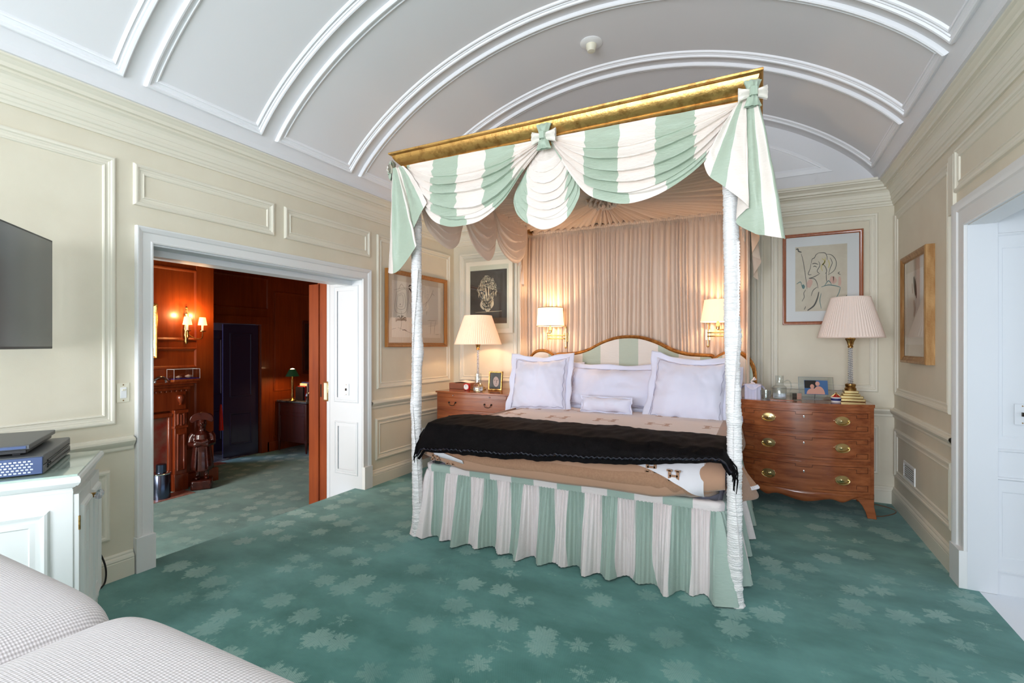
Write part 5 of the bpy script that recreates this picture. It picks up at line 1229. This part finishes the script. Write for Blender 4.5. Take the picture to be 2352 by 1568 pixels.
def carafe(loc, label, name='glass_carafe', handle=False, s=1.0):
    t = thing(name, label, 'carafe', loc)
    body = [(.0, .003), (.050, .003), (.056, .008), (.058, .03), (.055, .06), (.046, .08), (.034, .095), (.028, .11), (.030, .13), (.032, .165), (.033, .168)]
    if handle: body = [(0, .004), (.054, .004), (.056, .01), (.056, .10), (.050, .112), (.036, .12), (.032, .13), (.032, .20), (.034, .205)]
    m = MB(); m.lathe([(r*s, z*s) for r, z in body], (0, 0, 0), 36); m.build('body', 'glass', t)
    m = MB(); m.lathe([(r*.93*s, z*s+.001) for r, z in body[:6 if not handle else 4]]+[(0, body[5 if not handle else 3][1]*s*.55)], (0, 0, 0), 30) if False else m.lathe([(0, .006*s), (.050*s, .008*s), (.051*s, .05*s), (0, .05*s)], (0, 0, 0), 30); m.build('water', 'crystal', t)
    if handle: m = MB(); m.tube([cm([(.050, 0, .055), (.075, 0, .06), (.090, 0, .10), (.082, 0, .15), (.060, 0, .165), (.034, 0, .15)], i/20) for i in range(21)], .005, 8); m.build('handle', 'glass', t)
    else: m = MB(); m.lathe([(.030*s, .10*s), (.038*s, .10*s), (.037*s, .17*s), (.034*s, .20*s), (0, .203*s)], (0, 0, 0), 30); m.build('upturned_tumbler', 'glass', t)
    return t
carafe((-2.765, 4.635, NZ), 'glass bedside carafe with upturned tumbler on the left bedside chest')
t = thing('framed_photograph', 'upright brown photo frame with a monochrome portrait on the left bedside chest', 'photo frame', (-2.665, 4.84, NZ), R(6)); t.rotation_euler = (R(-8), 0, R(4))
m = MB(); frame(m, lambda u, v, d: (u, -d, v), -.085, 0, .085, .215, [(0, -.012), (0, .006), (.003, .010), (.014, .010), (.018, .004)]); m.box(-.084, .0, .001, .084, .012, .214); m.build('frame', 'antbrass', t)
m = MB(); m.box(-.068, -.004, .018, .068, -.001, .198); m.build('photograph', 'photodark', t)
m = MB(); m.grid(lambda u, v: (.008+.036*v*math.cos(2*PI*u)-.004*math.sin(2*PI*u)*v, -.0050, .098+.058*v*math.sin(2*PI*u)), 28, 3, closeu=True); m.build('portrait', 'photogrey', t)
m = MB(); m.box(-.016, -.0060, .112, -.002, -.0052, .117); m.box(.018, -.0060, .112, .032, -.0052, .117); m.box(.0, -.0060, .064, .020, -.0052, .067); m.box(.012, -.006, .08, .017, -.0052, .115); m.build('portrait_features', 'photodark', t, smooth=False)
t = thing('dark_stand', 'dark triangular ornament beside the left pillow', 'ornament', (-2.42, 4.98, NZ))
m = MB(); m.prism([(-.01, 0), (.015, 0), (.05, .20), (-.055, .20)], -.02, .02, 'y'); m.build('bracket', 'statuewood', t, bevel=.004); m = MB(); m.box(-.05, -.05, 0, .05, .05, .006); m.build('foot', 'statuewood', t)

# ---- things on the bow-front chest
DZ = .92
t = thing('tissue_box', 'pale cloth-covered tissue box with a pink tissue beside the right bedpost', 'tissue box', (-.045, 4.895, DZ))
m = MB()
def tb(u, v):
    a = 2*PI*u; e = 6; c, s = math.cos(a), math.sin(a); k = (abs(c)**e+abs(s)**e)**(-1/e); r = .062+(.006*math.sin(a*9)+.03*(1-v/.14 if v < .14 else 0)*0)
    return (r*c*k, r*s*k, v*.13)
m.grid(tb, 64, 10, closeu=True); m.box(-.055, -.055, .12, .055, .055, .13); m.build('box', 'cloth', t)
m = MB(); m.grid(lambda u, v: (lambda a, r: (r*math.cos(a), r*math.sin(a)*.9, .132-.05*max(0, v-.5)*2*(.6+.4*math.cos(4*a))))(2*PI*u, .095*v*(1+.08*math.sin(12*PI*u))), 72, 10, closeu=True); m.build('napkin', 'cloth', t)
m = MB(); m.grid(lambda u, v: (lerp(-.05, .03, v)*1.0*(u-.2)+.012*math.sin(9*v), .03*(u-.5)+.01*math.sin(7*v), .13+.065*v*(1-.6*abs(u-.4))), 12, 10); m.build('tissue', 'tissue', t)
t = thing('tumbler', 'short clear glass tumbler in front of the tissue box', 'glass', (.055, 4.80, DZ))
m = MB(); m.lathe([(0, .004), (.036, .004), (.038, .012), (.043, .085), (.041, .085), (.036, .016), (0, .014)], (0, 0, 0), 36); m.build('body', 'glass', t); m = MB(); m.lathe([(0, 0), (.034, 0), (.036, .012), (0, .013)], (0, 0, 0), 30); m.build('thick_base', 'crystal', t)
m = MB(); m.box(.155-.085, 4.87-.055, DZ, .155+.115, 4.87+.075, DZ+.006); o = m.build('coaster', 'mahogleft', off=(.17, 4.88, DZ), bevel=.002); tag(o, 'thin brown mat beneath the glass pitcher', 'mat')
carafe((.165, 4.885, DZ+.0062), 'clear glass pitcher with curved handle on the bow-front chest', 'glass_pitcher', True, 1.0)
t = thing('photo_block', 'small clear photo block between the pitcher and the glass photo frame', 'photo block', (.292, 4.92, DZ), R(18))
m = MB(); m.box(-.042, -.022, 0, .042, .022, .066); m.build('block', 'glass', t, smooth=False); m = MB(); m.box(-.036, -.019, .006, .0, -.016, .060); m.build('photo', 'photodark', t); m = MB(); m.box(.004, -.019, .006, .038, -.016, .060); m.build('photo', 'skin', t)
t = thing('framed_photograph', 'clear glass photo frame with a colour photo of two people on the bow-front chest', 'photo frame', (.455, 5.02, DZ)); t.rotation_euler = (R(-12), R(0), R(8))
m = MB(); m.box(-.135, -.004, 0, .135, .004, .20); m.build('glass_panel', 'glass', t, smooth=False)
m = MB()
for a in ((-.135, 0, -.132, .20), (.132, 0, .135, .20), (-.135, .197, .135, .20), (-.135, 0, .135, .003)): m.box(a[0], -.0045, a[1], a[2], .0045, a[3])
m.build('glass_edge', 'chrome', t, smooth=False)
m = MB(); m.box(-.090, -.0065, .045, .090, -.0045, .170); ph_ = m.build('photograph', 'photo', t)
m = MB(); m.box(-.088, -.0072, .10, .0, -.0066, .168); m.build('photo_foliage', 'photodark', ph_, smooth=False)
m = MB(); m.ball((-.03, -.0075, .115), (.016, .001, .020), 14, 10); m.grid(lambda u, v: (-.03+.045*v*math.cos(PI*u), -.0075, .048+.050*v*math.sin(PI*u)), 16, 2); m.build('photo_person', 'skin', ph_)
m = MB(); m.ball((.012, -.0078, .140), (.017, .001, .020), 14, 10); m.grid(lambda u, v: (.02+.045*v*math.cos(PI*u), -.0078, .048+.070*v*math.sin(PI*u)), 16, 2); m.build('photo_person', 'skin', ph_)
m = MB(); m.tube([(0, .004, .12), (.0, .07, .0)], .003, 6); m.build('strut', 'chrome', t)
t = thing('trinket_box', 'small round tent-topped trinket box with red and gold lid on the bow-front chest', 'trinket box', (.586, 4.92, DZ))
m = MB(); m.lathe([(0, 0), (.034, 0), (.036, .006), (.036, .034), (.038, .036), (.038, .040), (0, .040)], (0, 0, 0), 32); m.build('drum', 'paper', t)
m = MB(); m.lathe([(.0365, .010), (.0372, .012), (.0372, .028), (.0365, .030)], (0, 0, 0), 32); m.build('navy_band', 'bookblue', t)
m = MB(); m.lathe([(.038, .040), (.020, .056), (.006, .068), (0, .070)], (0, 0, 0), 32); o = m.build('lid', 'red', t)
m = MB()
for k in range(8): a = 2*PI*k/8; m.tube([(.038*math.cos(a), .038*math.sin(a), .041), (.020*math.cos(a), .020*math.sin(a), .057), (.005*math.cos(a), .005*math.sin(a), .069)], .003, 6)
m.ball((0, 0, .075), .006, 8, 6); m.build('gold_ribs', 'brass', o)

# ================================================================== PICTURES
def strokes(lines, mat, par, S, rad=.0012, name='drawing'):
    m = MB()
    for ln in lines:
        r = rad
        if isinstance(ln[0], (int, float)): r, ln = ln[0], ln[1]
        k = max(8, 5*len(ln)); pts = [cm(ln, i/k) for i in range(k+1)]
        nb = len(m.v)
        for i, p in enumerate(pts):      # flat ribbons lying on the paper
            a, b = pts[max(0, i-1)], pts[min(k, i+1)]; dx_, dy_ = b[0]-a[0], b[1]-a[1]; L = math.hypot(dx_, dy_) or 1; ww = r*(.5+.5*math.sin(PI*min(1, (i+.5)/(k+1))))
            m.v.append(tuple(S(p[0]-dy_/L*ww, p[1]+dx_/L*ww, .0008))); m.v.append(tuple(S(p[0]+dy_/L*ww, p[1]-dx_/L*ww, .0008)))
        for i in range(k): m.face((nb+2*i, nb+2*i+1, nb+2*i+3, nb+2*i+2))
    return m.build(name, mat, par, smooth=False)
FR = [(0, 0), (0, .022), (.004, .026), (.010, .026), (.014, .022), (.022, .020), (.028, .012), (.030, .008)]
# woman with instrument, right of the bed
x0_, x1_, z0_, z1_ = .207, .842, 1.592, 2.447; W_, H_ = x1_-x0_, z1_-z0_
t = thing('framed_drawing', 'brown framed drawing of a curly haired woman seen from behind, above the chest', 'picture', ((x0_+x1_)/2, YB-.012, z0_))
S0 = lambda u, v, d: (u, -d, v)
m = MB(); frame(m, S0, -W_/2, 0, W_/2, H_, FR); m.box(-W_/2+.003, 0, .003, W_/2-.003, .010, H_-.003); m.build('frame', 'framewood', t, angle=30)
m = MB(); m.box(-W_/2+.028, -.006, .028, W_/2-.028, -.0, H_-.028); m.build('mount', 'matblue', t, smooth=False)
m = MB(); px0, pz0, pw, ph2 = -W_/2+.105, .125, W_-.225, H_-.245; m.box(px0, -.0072, pz0, px0+pw, -.006, pz0+ph2); pp = m.build('paper', 'papergrey', t, smooth=False)
def SW(a, b, d): return (px0+a*pw, -.0073-d, pz0+b*ph2)
def q(l): return [((x-250)/765, 1-(y-(318-55*(x-250)/765))/(930+25*(x-250)/765)) for x, y in l]
L1 = [q([(600, 400), (560, 430), (540, 470), (505, 490), (490, 550)]), q([(600, 400), (690, 400), (720, 440), (725, 500)]), q([(720, 420), (790, 430), (850, 500), (855, 590), (820, 660), (740, 715)]), q([(490, 555), (470, 640), (448, 690), (455, 715), (495, 712)]), q([(455, 765), (520, 750), (610, 705)]), q([(460, 768), (540, 775), (580, 840), (590, 910)]), q([(715, 680), (715, 760), (720, 810)]),
      q([(505, 560), (545, 550), (595, 565)]), q([(520, 600), (545, 590), (575, 605)]), q([(600, 520), (620, 580), (580, 660), (620, 700)]), q([(660, 560), (700, 600), (720, 660), (700, 700)]), q([(770, 470), (800, 540), (770, 620), (750, 700)]), q([(580, 890), (520, 940), (490, 1020)]), q([(410, 930), (380, 980), (385, 1040), (350, 1100)]), q([(860, 1040), (880, 1070)]), q([(1010, 1000), (975, 1065)]), q([(340, 410), (370, 520), (400, 700), (430, 920)]), q([(410, 1170), (385, 1220)]), q([(910, 670), (885, 690), (920, 710)])]
strokes([[tuple(p) for p in l] for l in L1], 'pencil', pp, SW, .006)
strokes([(.014, q([(605, 960), (580, 1060), (530, 1160), (435, 1230)])), (.012, q([(260, 350), (290, 345), (300, 375), (345, 390)]))], 'pencil', pp, SW)
strokes([q([(640, 890), (740, 860), (840, 870), (915, 890)]), q([(915, 890), (900, 960), (860, 1040)]), q([(690, 870), (745, 800), (790, 850)]), q([(640, 980), (620, 1080), (640, 1200)]), (.03, q([(360, 860), (375, 890), (390, 905)])), q([(270, 850), (330, 820), (350, 880)])], 'pencilteal', pp, SW, .007)
strokes([q([(650, 480), (690, 520), (640, 600), (660, 660)]), q([(700, 460), (690, 540), (650, 570)]), q([(740, 500), (760, 560), (740, 620)])], 'pencilyel', pp, SW, .010)
for wsh in ((.05, q([(500, 790), (460, 850), (450, 900)])), (.055, q([(770, 760), (820, 790), (850, 760)])), (.028, q([(905, 740), (910, 820), (900, 870)]))): strokes([wsh], 'blush', pp, lambda a, b, d: SW(a, b, d-.0006), name='colour_wash')
# lion print, left of the curtain
t = thing('framed_print', 'dark print of a lion face in a pale frame above the left bedside chest', 'picture', (-2.90, YBL-.03, 1.54))
m = MB(); frame(m, S0, -.325, 0, .325, .88, [(0, -.02), (0, .012), (.006, .016), (.014, .014), (.05, .010), (.056, .006), (.062, .004)]); m.box(-.32, 0, .004, .32, .028, .876); m.build('frame', 'wallmold', t, angle=30)
m = MB(); m.box(-.27, -.004, .055, .27, .001, .825); m.build('mount', 'wallmold', t, smooth=False)
m = MB(); m.box(-.262, -.0055, .118, .243, -.004, .765); pl_ = m.build('print', 'lionbg', t, smooth=False)
def SLn(a, b, d): return (-.262+a*.505, -.0060-d, .118+b*.647)
rl = random.Random(4); LS = []
def P_(x, y): return ((x-825)/312, 1-(y-215)/465)
for k in range(300):     # mane and face dashes following the head outline
    a = rl.uniform(0, 2*PI); rr = rl.uniform(.72, 1.05)*(1 if rl.random() < .6 else rl.uniform(.45, .9)); cx_, cy_ = 972, 415
    ex, ey = cx_+82*rr*math.cos(a), cy_-145*rr*math.sin(a)*(1 if math.sin(a) > 0 else .95); ex -= (8 if math.sin(a) < 0 else 0)*math.cos(a)
    if math.sin(a) < -.3: ex = cx_+(ex-cx_)*.72
    tx, ty = -math.sin(a)*9+rl.uniform(-4, 4), -math.cos(a)*16+rl.uniform(-4, 4)
    LS.append((rl.uniform(.002, .007), [P_(ex-tx, ey-ty), P_(ex+rl.uniform(-3, 3), ey), P_(ex+tx, ey+ty)]))
for l, r in (([(905, 400), (925, 385), (950, 405)], .012), ([(1000, 405), (1025, 380), (1050, 395)], .012), ([(935, 370), (930, 345), (945, 330)], .012), ([(1010, 350), (1030, 330), (1045, 350)], .012), ([(955, 350), (965, 430), (962, 480)], .02), ([(985, 350), (985, 430), (990, 480)], .016), ([(930, 480), (920, 520), (945, 555)], .026), ([(1015, 470), (1020, 515), (1000, 550)], .024), ([(950, 545), (975, 570), (1005, 545)], .022), ([(955, 500), (965, 515), (972, 530)], .022), ([(985, 510), (1000, 512), (1010, 500)], .026), ([(965, 270), (960, 300), (970, 320)], .018), ([(925, 310), (915, 335), (920, 360)], .014), ([(940, 440), (945, 460), (938, 480)], .02), ([(1005, 430), (1010, 450), (1018, 465)], .016)):
    LS.append((r, [P_(*p) for p in l]))
strokes(LS, 'lionink', pl_, SLn, name='lion_face')
strokes([(.010, [P_(940, 486), P_(972, 492), P_(1000, 484)]), (.012, [P_(905, 402), P_(925, 398), P_(945, 408)]), (.012, [P_(1003, 406), P_(1025, 396), P_(1047, 402)]), (.008, [P_(973, 492), P_(974, 520), P_(972, 545)]), (.007, [P_(945, 548), P_(973, 540), P_(1003, 548)])], 'lionbg', pl_, lambda a, b, d: SLn(a, b, d+.0006), name='lion_features')
strokes([(.004, [P_(870, 580), P_(980, 578), P_(1095, 574)])], 'lionink', pl_, SLn, name='lower_line')
m = MB(); m.box(-.27, -.009, .055, .27, -.008, .825); m.build('glazing', 'glaze', t, smooth=False)
# drawing on the left wall
ya_, yb2_, za_, zb_ = 3.865, 4.945, 1.378, 2.190
t = thing('framed_drawing', 'golden-brown framed pencil drawing of an interior on the left wall', 'picture', (XL+.012, (ya_+yb2_)/2, za_)); Wp, Hp = yb2_-ya_, zb_-za_
SLf = lambda u, v, d: (d, u, v)
m = MB(); frame(m, SLf, -Wp/2, 0, Wp/2, Hp, [(0, 0), (0, .032), (.006, .036), (.02, .034), (.032, .024), (.04, .016), (.046, .014)]); m.build('frame', 'framegolden', t, angle=30)
m = MB(); m.box(0, -Wp/2+.04, .04, .008, Wp/2-.04, Hp-.04); m.build('mount', 'matpink', t, smooth=False)
m = MB(); m.box(.008, -Wp/2+.10, .105, .0095, Wp/2-.115, Hp-.11); pp = m.build('paper', 'paperpink', t, smooth=False)
def SD(a, b, d): return (.0097+d, -Wp/2+.10+a*(Wp-.215), .105+b*(Hp-.215))
def q2(l): return [((x-245)/785, 1-(y-(330+145*(x-245)/785))/((1290-330)+(-145+20)*(x-245)/785)) for x, y in l]
strokes([q2(l) for l in ([(310, 530), (460, 500), (450, 860), (290, 850), (310, 530)], [(325, 580), (420, 560), (430, 800), (320, 800), (325, 580)], [(335, 600), (400, 590), (400, 770), (335, 770)], [(340, 490), (380, 400), (430, 480)], [(270, 500), (480, 490), (470, 890)], [(380, 850), (385, 920)], [(360, 1180), (380, 1080), (385, 900)], [(300, 1140), (240, 1160)], [(330, 1130), (560, 1240)], [(500, 700), (540, 820), (520, 900)], [(800, 1010), (960, 1020)], [(810, 1110), (950, 1100)], [(860, 1030), (850, 1240)], [(935, 1030), (915, 1240)], [(750, 740), (790, 700), (760, 780)], [(800, 700), (860, 600), (900, 500)], [(880, 560), (920, 600)], [(790, 850), (780, 920)], [(940, 1250), (1000, 1250)])], 'pencilsoft', pp, SD, .0035)
rl = random.Random(8)
strokes([(.004, q2([(375+rl.uniform(-10, 10), 1000+rl.uniform(-20, 20)), (375+55*math.cos(a), 985-50*math.sin(a)), (375+85*math.cos(a), 1000-70*math.sin(a))])) for a in [rl.uniform(-.6, 3.6) for _ in range(26)]]+[(.010, q2([(490, 450), (510, 420), (540, 430)])), (.014, q2([(490, 470), (520, 500), (540, 545)])), (.008, q2([(395, 1175), (430, 1170), (460, 1190)])), (.006, q2([(360, 750), (365, 730)]))], 'charcoal', pp, SD, name='dark_strokes')
m = MB(); m.box(.013, -Wp/2+.04, .04, .0138, Wp/2-.04, Hp-.04); m.build('glazing', 'glaze', t, smooth=False)
# gilt frame on the right wall
ya_, yb2_, za_, zb_ = 4.245, 4.90, 1.262, 2.09
t = thing('framed_picture', 'thick gilt framed pale picture with a dark smudge on the right wall', 'picture', (XR-.0, (ya_+yb2_)/2, za_)); Wp, Hp = yb2_-ya_, zb_-za_
SRf = lambda u, v, d: (-d, u, v)
m = MB(); frame(m, SRf, -Wp/2, 0, Wp/2, Hp, [(0, 0), (0, .050), (.005, .056), (.018, .057), (.026, .050), (.036, .046), (.042, .048), (.048, .040), (.054, .040)]); m.build('frame', 'giltframe', t, angle=30)
m = MB(); m.box(-.038, -Wp/2+.055, .055, -.01, Wp/2-.055, Hp-.055); m.build('mount', 'matpink', t, smooth=False)
m = MB(); m.box(-.0395, -Wp/2+.11, .14, -.038, Wp/2-.10, Hp-.14); pp = m.build('paper', 'paperpink', t, smooth=False)
def SE(a, b, d): return (-.0397-d, Wp/2-.10-a*(Wp-.21), .14+b*(Hp-.28))
strokes([(.05, [(.50, .92), (.55, .80), (.62, .66)]), (.03, [(.56, .88), (.62, .78), (.66, .62)])], 'charcoal', pp, SE, name='dark_smudge')
strokes([(.05, [(.50, .60), (.56, .48), (.50, .38)]), (.03, [(.40, .84), (.44, .70)])], 'blush', pp, SE, name='pink_smudge')
m = MB(); m.box(-.0425, -Wp/2+.055, .055, -.0415, Wp/2-.055, Hp-.055); m.build('glazing', 'glaze', t, smooth=False)

# ================================================================== LEFT FOREGROUND
t = thing('cabinet', 'white painted cabinet with moulded top and panelled doors in the left foreground', 'cabinet', (-2.595, 1.03, 0), R(-30.5))
CW, CD = .565, .545
m = MB(); m.box(-CW+.02, -CD+.02, .08, -.03, -.03, .78); m.build('carcase', 'cabwhite', t, bevel=.002)
TOPP = [(0, -.085), (.010, -.085), (.013, -.072), (.006, -.066), (.010, -.056), (.020, -.050), (.022, -.046), (.030, -.044), (.040, -.030), (.042, -.016), (.036, -.004), (.026, 0), (0, 0)]
m = MB(); x0_, y0_, x1_, y1_ = -CW+.0, -CD+.0, -.042, -.042
m.sweep([((x0_, y0_, .84), (-1, -1, 0), (0, 0, 1)), ((x1_, y0_, .84), (1, -1, 0), (0, 0, 1)), ((x1_, y1_, .84), (1, 1, 0), (0, 0, 1)), ((x0_, y1_, .84), (-1, 1, 0), (0, 0, 1))], TOPP, None, True); m.box(x0_, y0_, .77, x1_, y1_, .838)
m.build('top_moulding', 'cabwhite', t, angle=25)
m = MB(); m.box(x0_-.01, y0_-.01, .838, x1_+.03, y1_+.03, .846); m.build('glass_top', 'glasstop', t, bevel=.001)
m = MB(); m.box(-CW+.02, -CD+.02, 0, -.018, -.018, .085); m.build('plinth', 'cabwhite', t, bevel=.006)
CPN = [(0, 0), (.005, .012), (.014, .016), (.024, .012), (.034, .006), (.044, .004), (.060, .008), (.066, .0)]
def SXf(u, v, d): return (-.030+d, u, v)     # end face (towards +x)
def SYf(u, v, d): return (u, -.030+d, v)     # door face (towards +y)
m = MB(); frame(m, SXf, -CD+.08, .14, -.105, .70, CPN); m.build('end_panel', 'cabwhite', t, angle=22)
for k, (a, b) in enumerate(((-CW+.03, -.5*(CW+.03)), (-.5*(CW+.03)+.004, -.034))):
    m = MB(); m.box(a, -.030, .10, b, -.012, .755); frame(m, lambda u, v, d: (u, -.012+d, v), a+.03, .15, b-.03, .70, CPN); d = m.build('door', 'cabwhite', t, angle=22)
    kx = b-.02 if k == 0 else a+.02
    if k == 0: kx = b-.022
    m = MB(); m.tube([(kx, -.012, .68), (kx, .006, .68)], .006, 10); m.build('knob_stem', 'antbrass', d); m = MB(); m.ball((kx, .022, .68), (.018, .016, .018), 10, 7); m.build('knob', 'crystal', d, smooth=False)
    hx_ = a if k == 0 else b
    for hz_ in (.20, .60): m = MB(); m.tube([(hx_, -.010, hz_), (hx_, -.010, hz_+.06)], .004, 8); m.build('hinge', 'antbrass', d)
# cable box and tray on the cabinet
t = thing('media_box', 'grey and blue slatted media box lying on the white cabinet', 'media box', (-2.725, .955, .8462), R(-30.5))
m = MB(); m.box(-.50, -.34, .006, 0, 0, .040); m.build('lower_chassis', 'boxgrey', t, bevel=.004)
m = MB(); m.box(-.50, -.34, .042, -.0, 0, .082); ub = m.build('upper_chassis', 'boxgrey', t, bevel=.006)
m = MB(); m.box(-.004, -.335, .006, .006, -.004, .078); sp_ = m.build('side_plate', 'boxblue', t, bevel=.002)
m = MB()
for r_ in range(5):
    for c_ in range(20): yy = -.325+c_*.0145+(.007 if r_ % 2 else 0); m.box(.006, yy, .014+r_*.0115, .0075, yy+.009, .020+r_*.0115)
m.build('perforated_pattern', 'boxvent', sp_, smooth=False)
m = MB(); m.box(-.47, .0, .048, -.05, .004, .054); m.box(-.47, .0, .02, -.05, .004, .026)
for k in range(3): m.box(-.06-k*.02, .0, .030, -.05-k*.02, .005, .038)
m.build('ports', 'black', t, smooth=False)
m = MB(); m.box(-.08, -.30, 0, -.06, -.28, .007); m.box(-.08, -.03, 0, -.06, -.01, .007); m.box(-.46, -.30, 0, -.44, -.28, .007); m.box(-.46, -.03, 0, -.44, -.01, .007); m.build('rubber_feet', 'black', t)
t = thing('disc_player', 'flat grey disc player lying on top of the media box', 'disc player', (-2.775, .925, .929), R(-30.5))
m = MB(); m.box(-.43, -.32, .008, -.012, -.012, .026); m.build('body', 'black', t, bevel=.003); m = MB(); m.box(-.44, -.33, .026, .0, 0, .046); m.build('lid', 'boxgrey', t, bevel=.003)
m = MB(); m.box(0, -.32, .030, .003, -.01, .042); m.build('side_strip', 'boxblue', t, bevel=.001)
m = MB()
for a in (-.40, -.05):
    for b in (-.28, -.05): m.box(a-.012, b-.012, 0, a+.012, b+.012, .009)
m.build('rubber_feet', 'black', t)
# television on the left wall
t = thing('television', 'flat black television angled out from the left wall', 'television', (-3.355, 1.21, 1.38)); t.rotation_euler = (0, 0, math.atan2(-.696, .839))
# local x runs away from the wall, screen faces +y
m = MB(); m.box(0, -.035, 0, 1.02, 0, .575); m.build('housing', 'tvedge', t, bevel=.003)
m = MB(); m.box(.010, -.001, .012, 1.010, .0015, .565); m.build('screen', 'screen', t, smooth=False)
m = MB(); m.box(.30, -.06, .15, .72, -.035, .42); m.tube([(.45, -.05, .28), (.30, -.20, .28)], .018, 10); m.build('wall_arm', 'black', t)
# sofa
t = thing('sofa', 'ribbed ivory upholstered sofa back in the left foreground', 'sofa', (-1.25, .12, 0))
def cushion(x0, x1, y0, y1, z0, z1, e=3.2, seed=0, n1=72, n2=44):
    mb = MB(); cx_, cy_, cz_ = (x0+x1)/2, (y0+y1)/2, (z0+z1)/2; hx, hy, hz = (x1-x0)/2, (y1-y0)/2, (z1-z0)/2
    sg = lambda v, p: math.copysign(abs(v)**p, v)
    mb.grid(lambda u, v: (cx_+hx*sg(math.cos(2*PI*u), 2/e)*sg(math.cos(PI*(v-.5)), 2/e), cy_+hy*sg(math.sin(2*PI*u), 2/e)*sg(math.cos(PI*(v-.5)), 2/e), cz_+hz*sg(math.sin(PI*(v-.5)), 2/e)), n1, n2, closeu=True)
    return mb
LX, LY = 1.25, -.12
def sfp(mb, nm, **k): return mb.xf(Matrix.Translation((LX, LY, 0))).build(nm, 'sofa', t, **k)
sfp(cushion(-1.262, -.30, .20, .592, .36, .842, 8.0), 'back_cushion', angle=80); sfp(cushion(-2.20, -1.25, .20, .592, .36, .834, 7), 'back_cushion', angle=80)
sfp(cushion(-1.245, -.32, -.35, .36, .28, .46, 7), 'seat_cushion', angle=80); sfp(cushion(-2.18, -1.25, -.35, .36, .28, .46, 7), 'seat_cushion', angle=80)
sfp(cushion(-2.24, -.26, -.34, .58, .06, .40, 12), 'base', angle=80)
sfp(cushion(-2.40, -2.20, -.38, .56, .06, .64, 6), 'arm', angle=80); sfp(cushion(-.32, -.12, -.38, .56, .06, .64, 6), 'arm', angle=80)
for x in (-2.3, -.22):
    for y in (-.28, .52): m = MB(); m.lathe([(0, 0), (.02, 0), (.028, .07), (0, .07)], (x, y, 0), 12); m.xf(Matrix.Translation((LX, LY, 0))).build('leg', 'studydark', t)
# cords
m = MB(); m.tube([cm([(-3.38, 1.38, .30), (-3.38, 1.43, .20), (-3.38, 1.455, .12), (-3.38, 1.458, .05), (-3.38, 1.443, .008), (-3.34, 1.38, .006)], i/30) for i in range(31)], .005, 8); o = m.build('cord', 'cord', off=(-3.3, 1.45, 0)); tag(o, 'black power cord dropping behind the white cabinet', 'cord')
m = MB(); m.tube([cm([(.84, 4.86, .012), (.90, 4.90, .006), (1.0, 5.02, .005), (1.03, 5.12, .005), (.98, 5.20, .005), (.88, 5.25, .005)], i/30) for i in range(31)], .003, 6); o = m.build('cord', 'browncord', off=(.95, 5.05, 0)); tag(o, 'thin brown cord on the carpet beside the chest leg', 'cord')
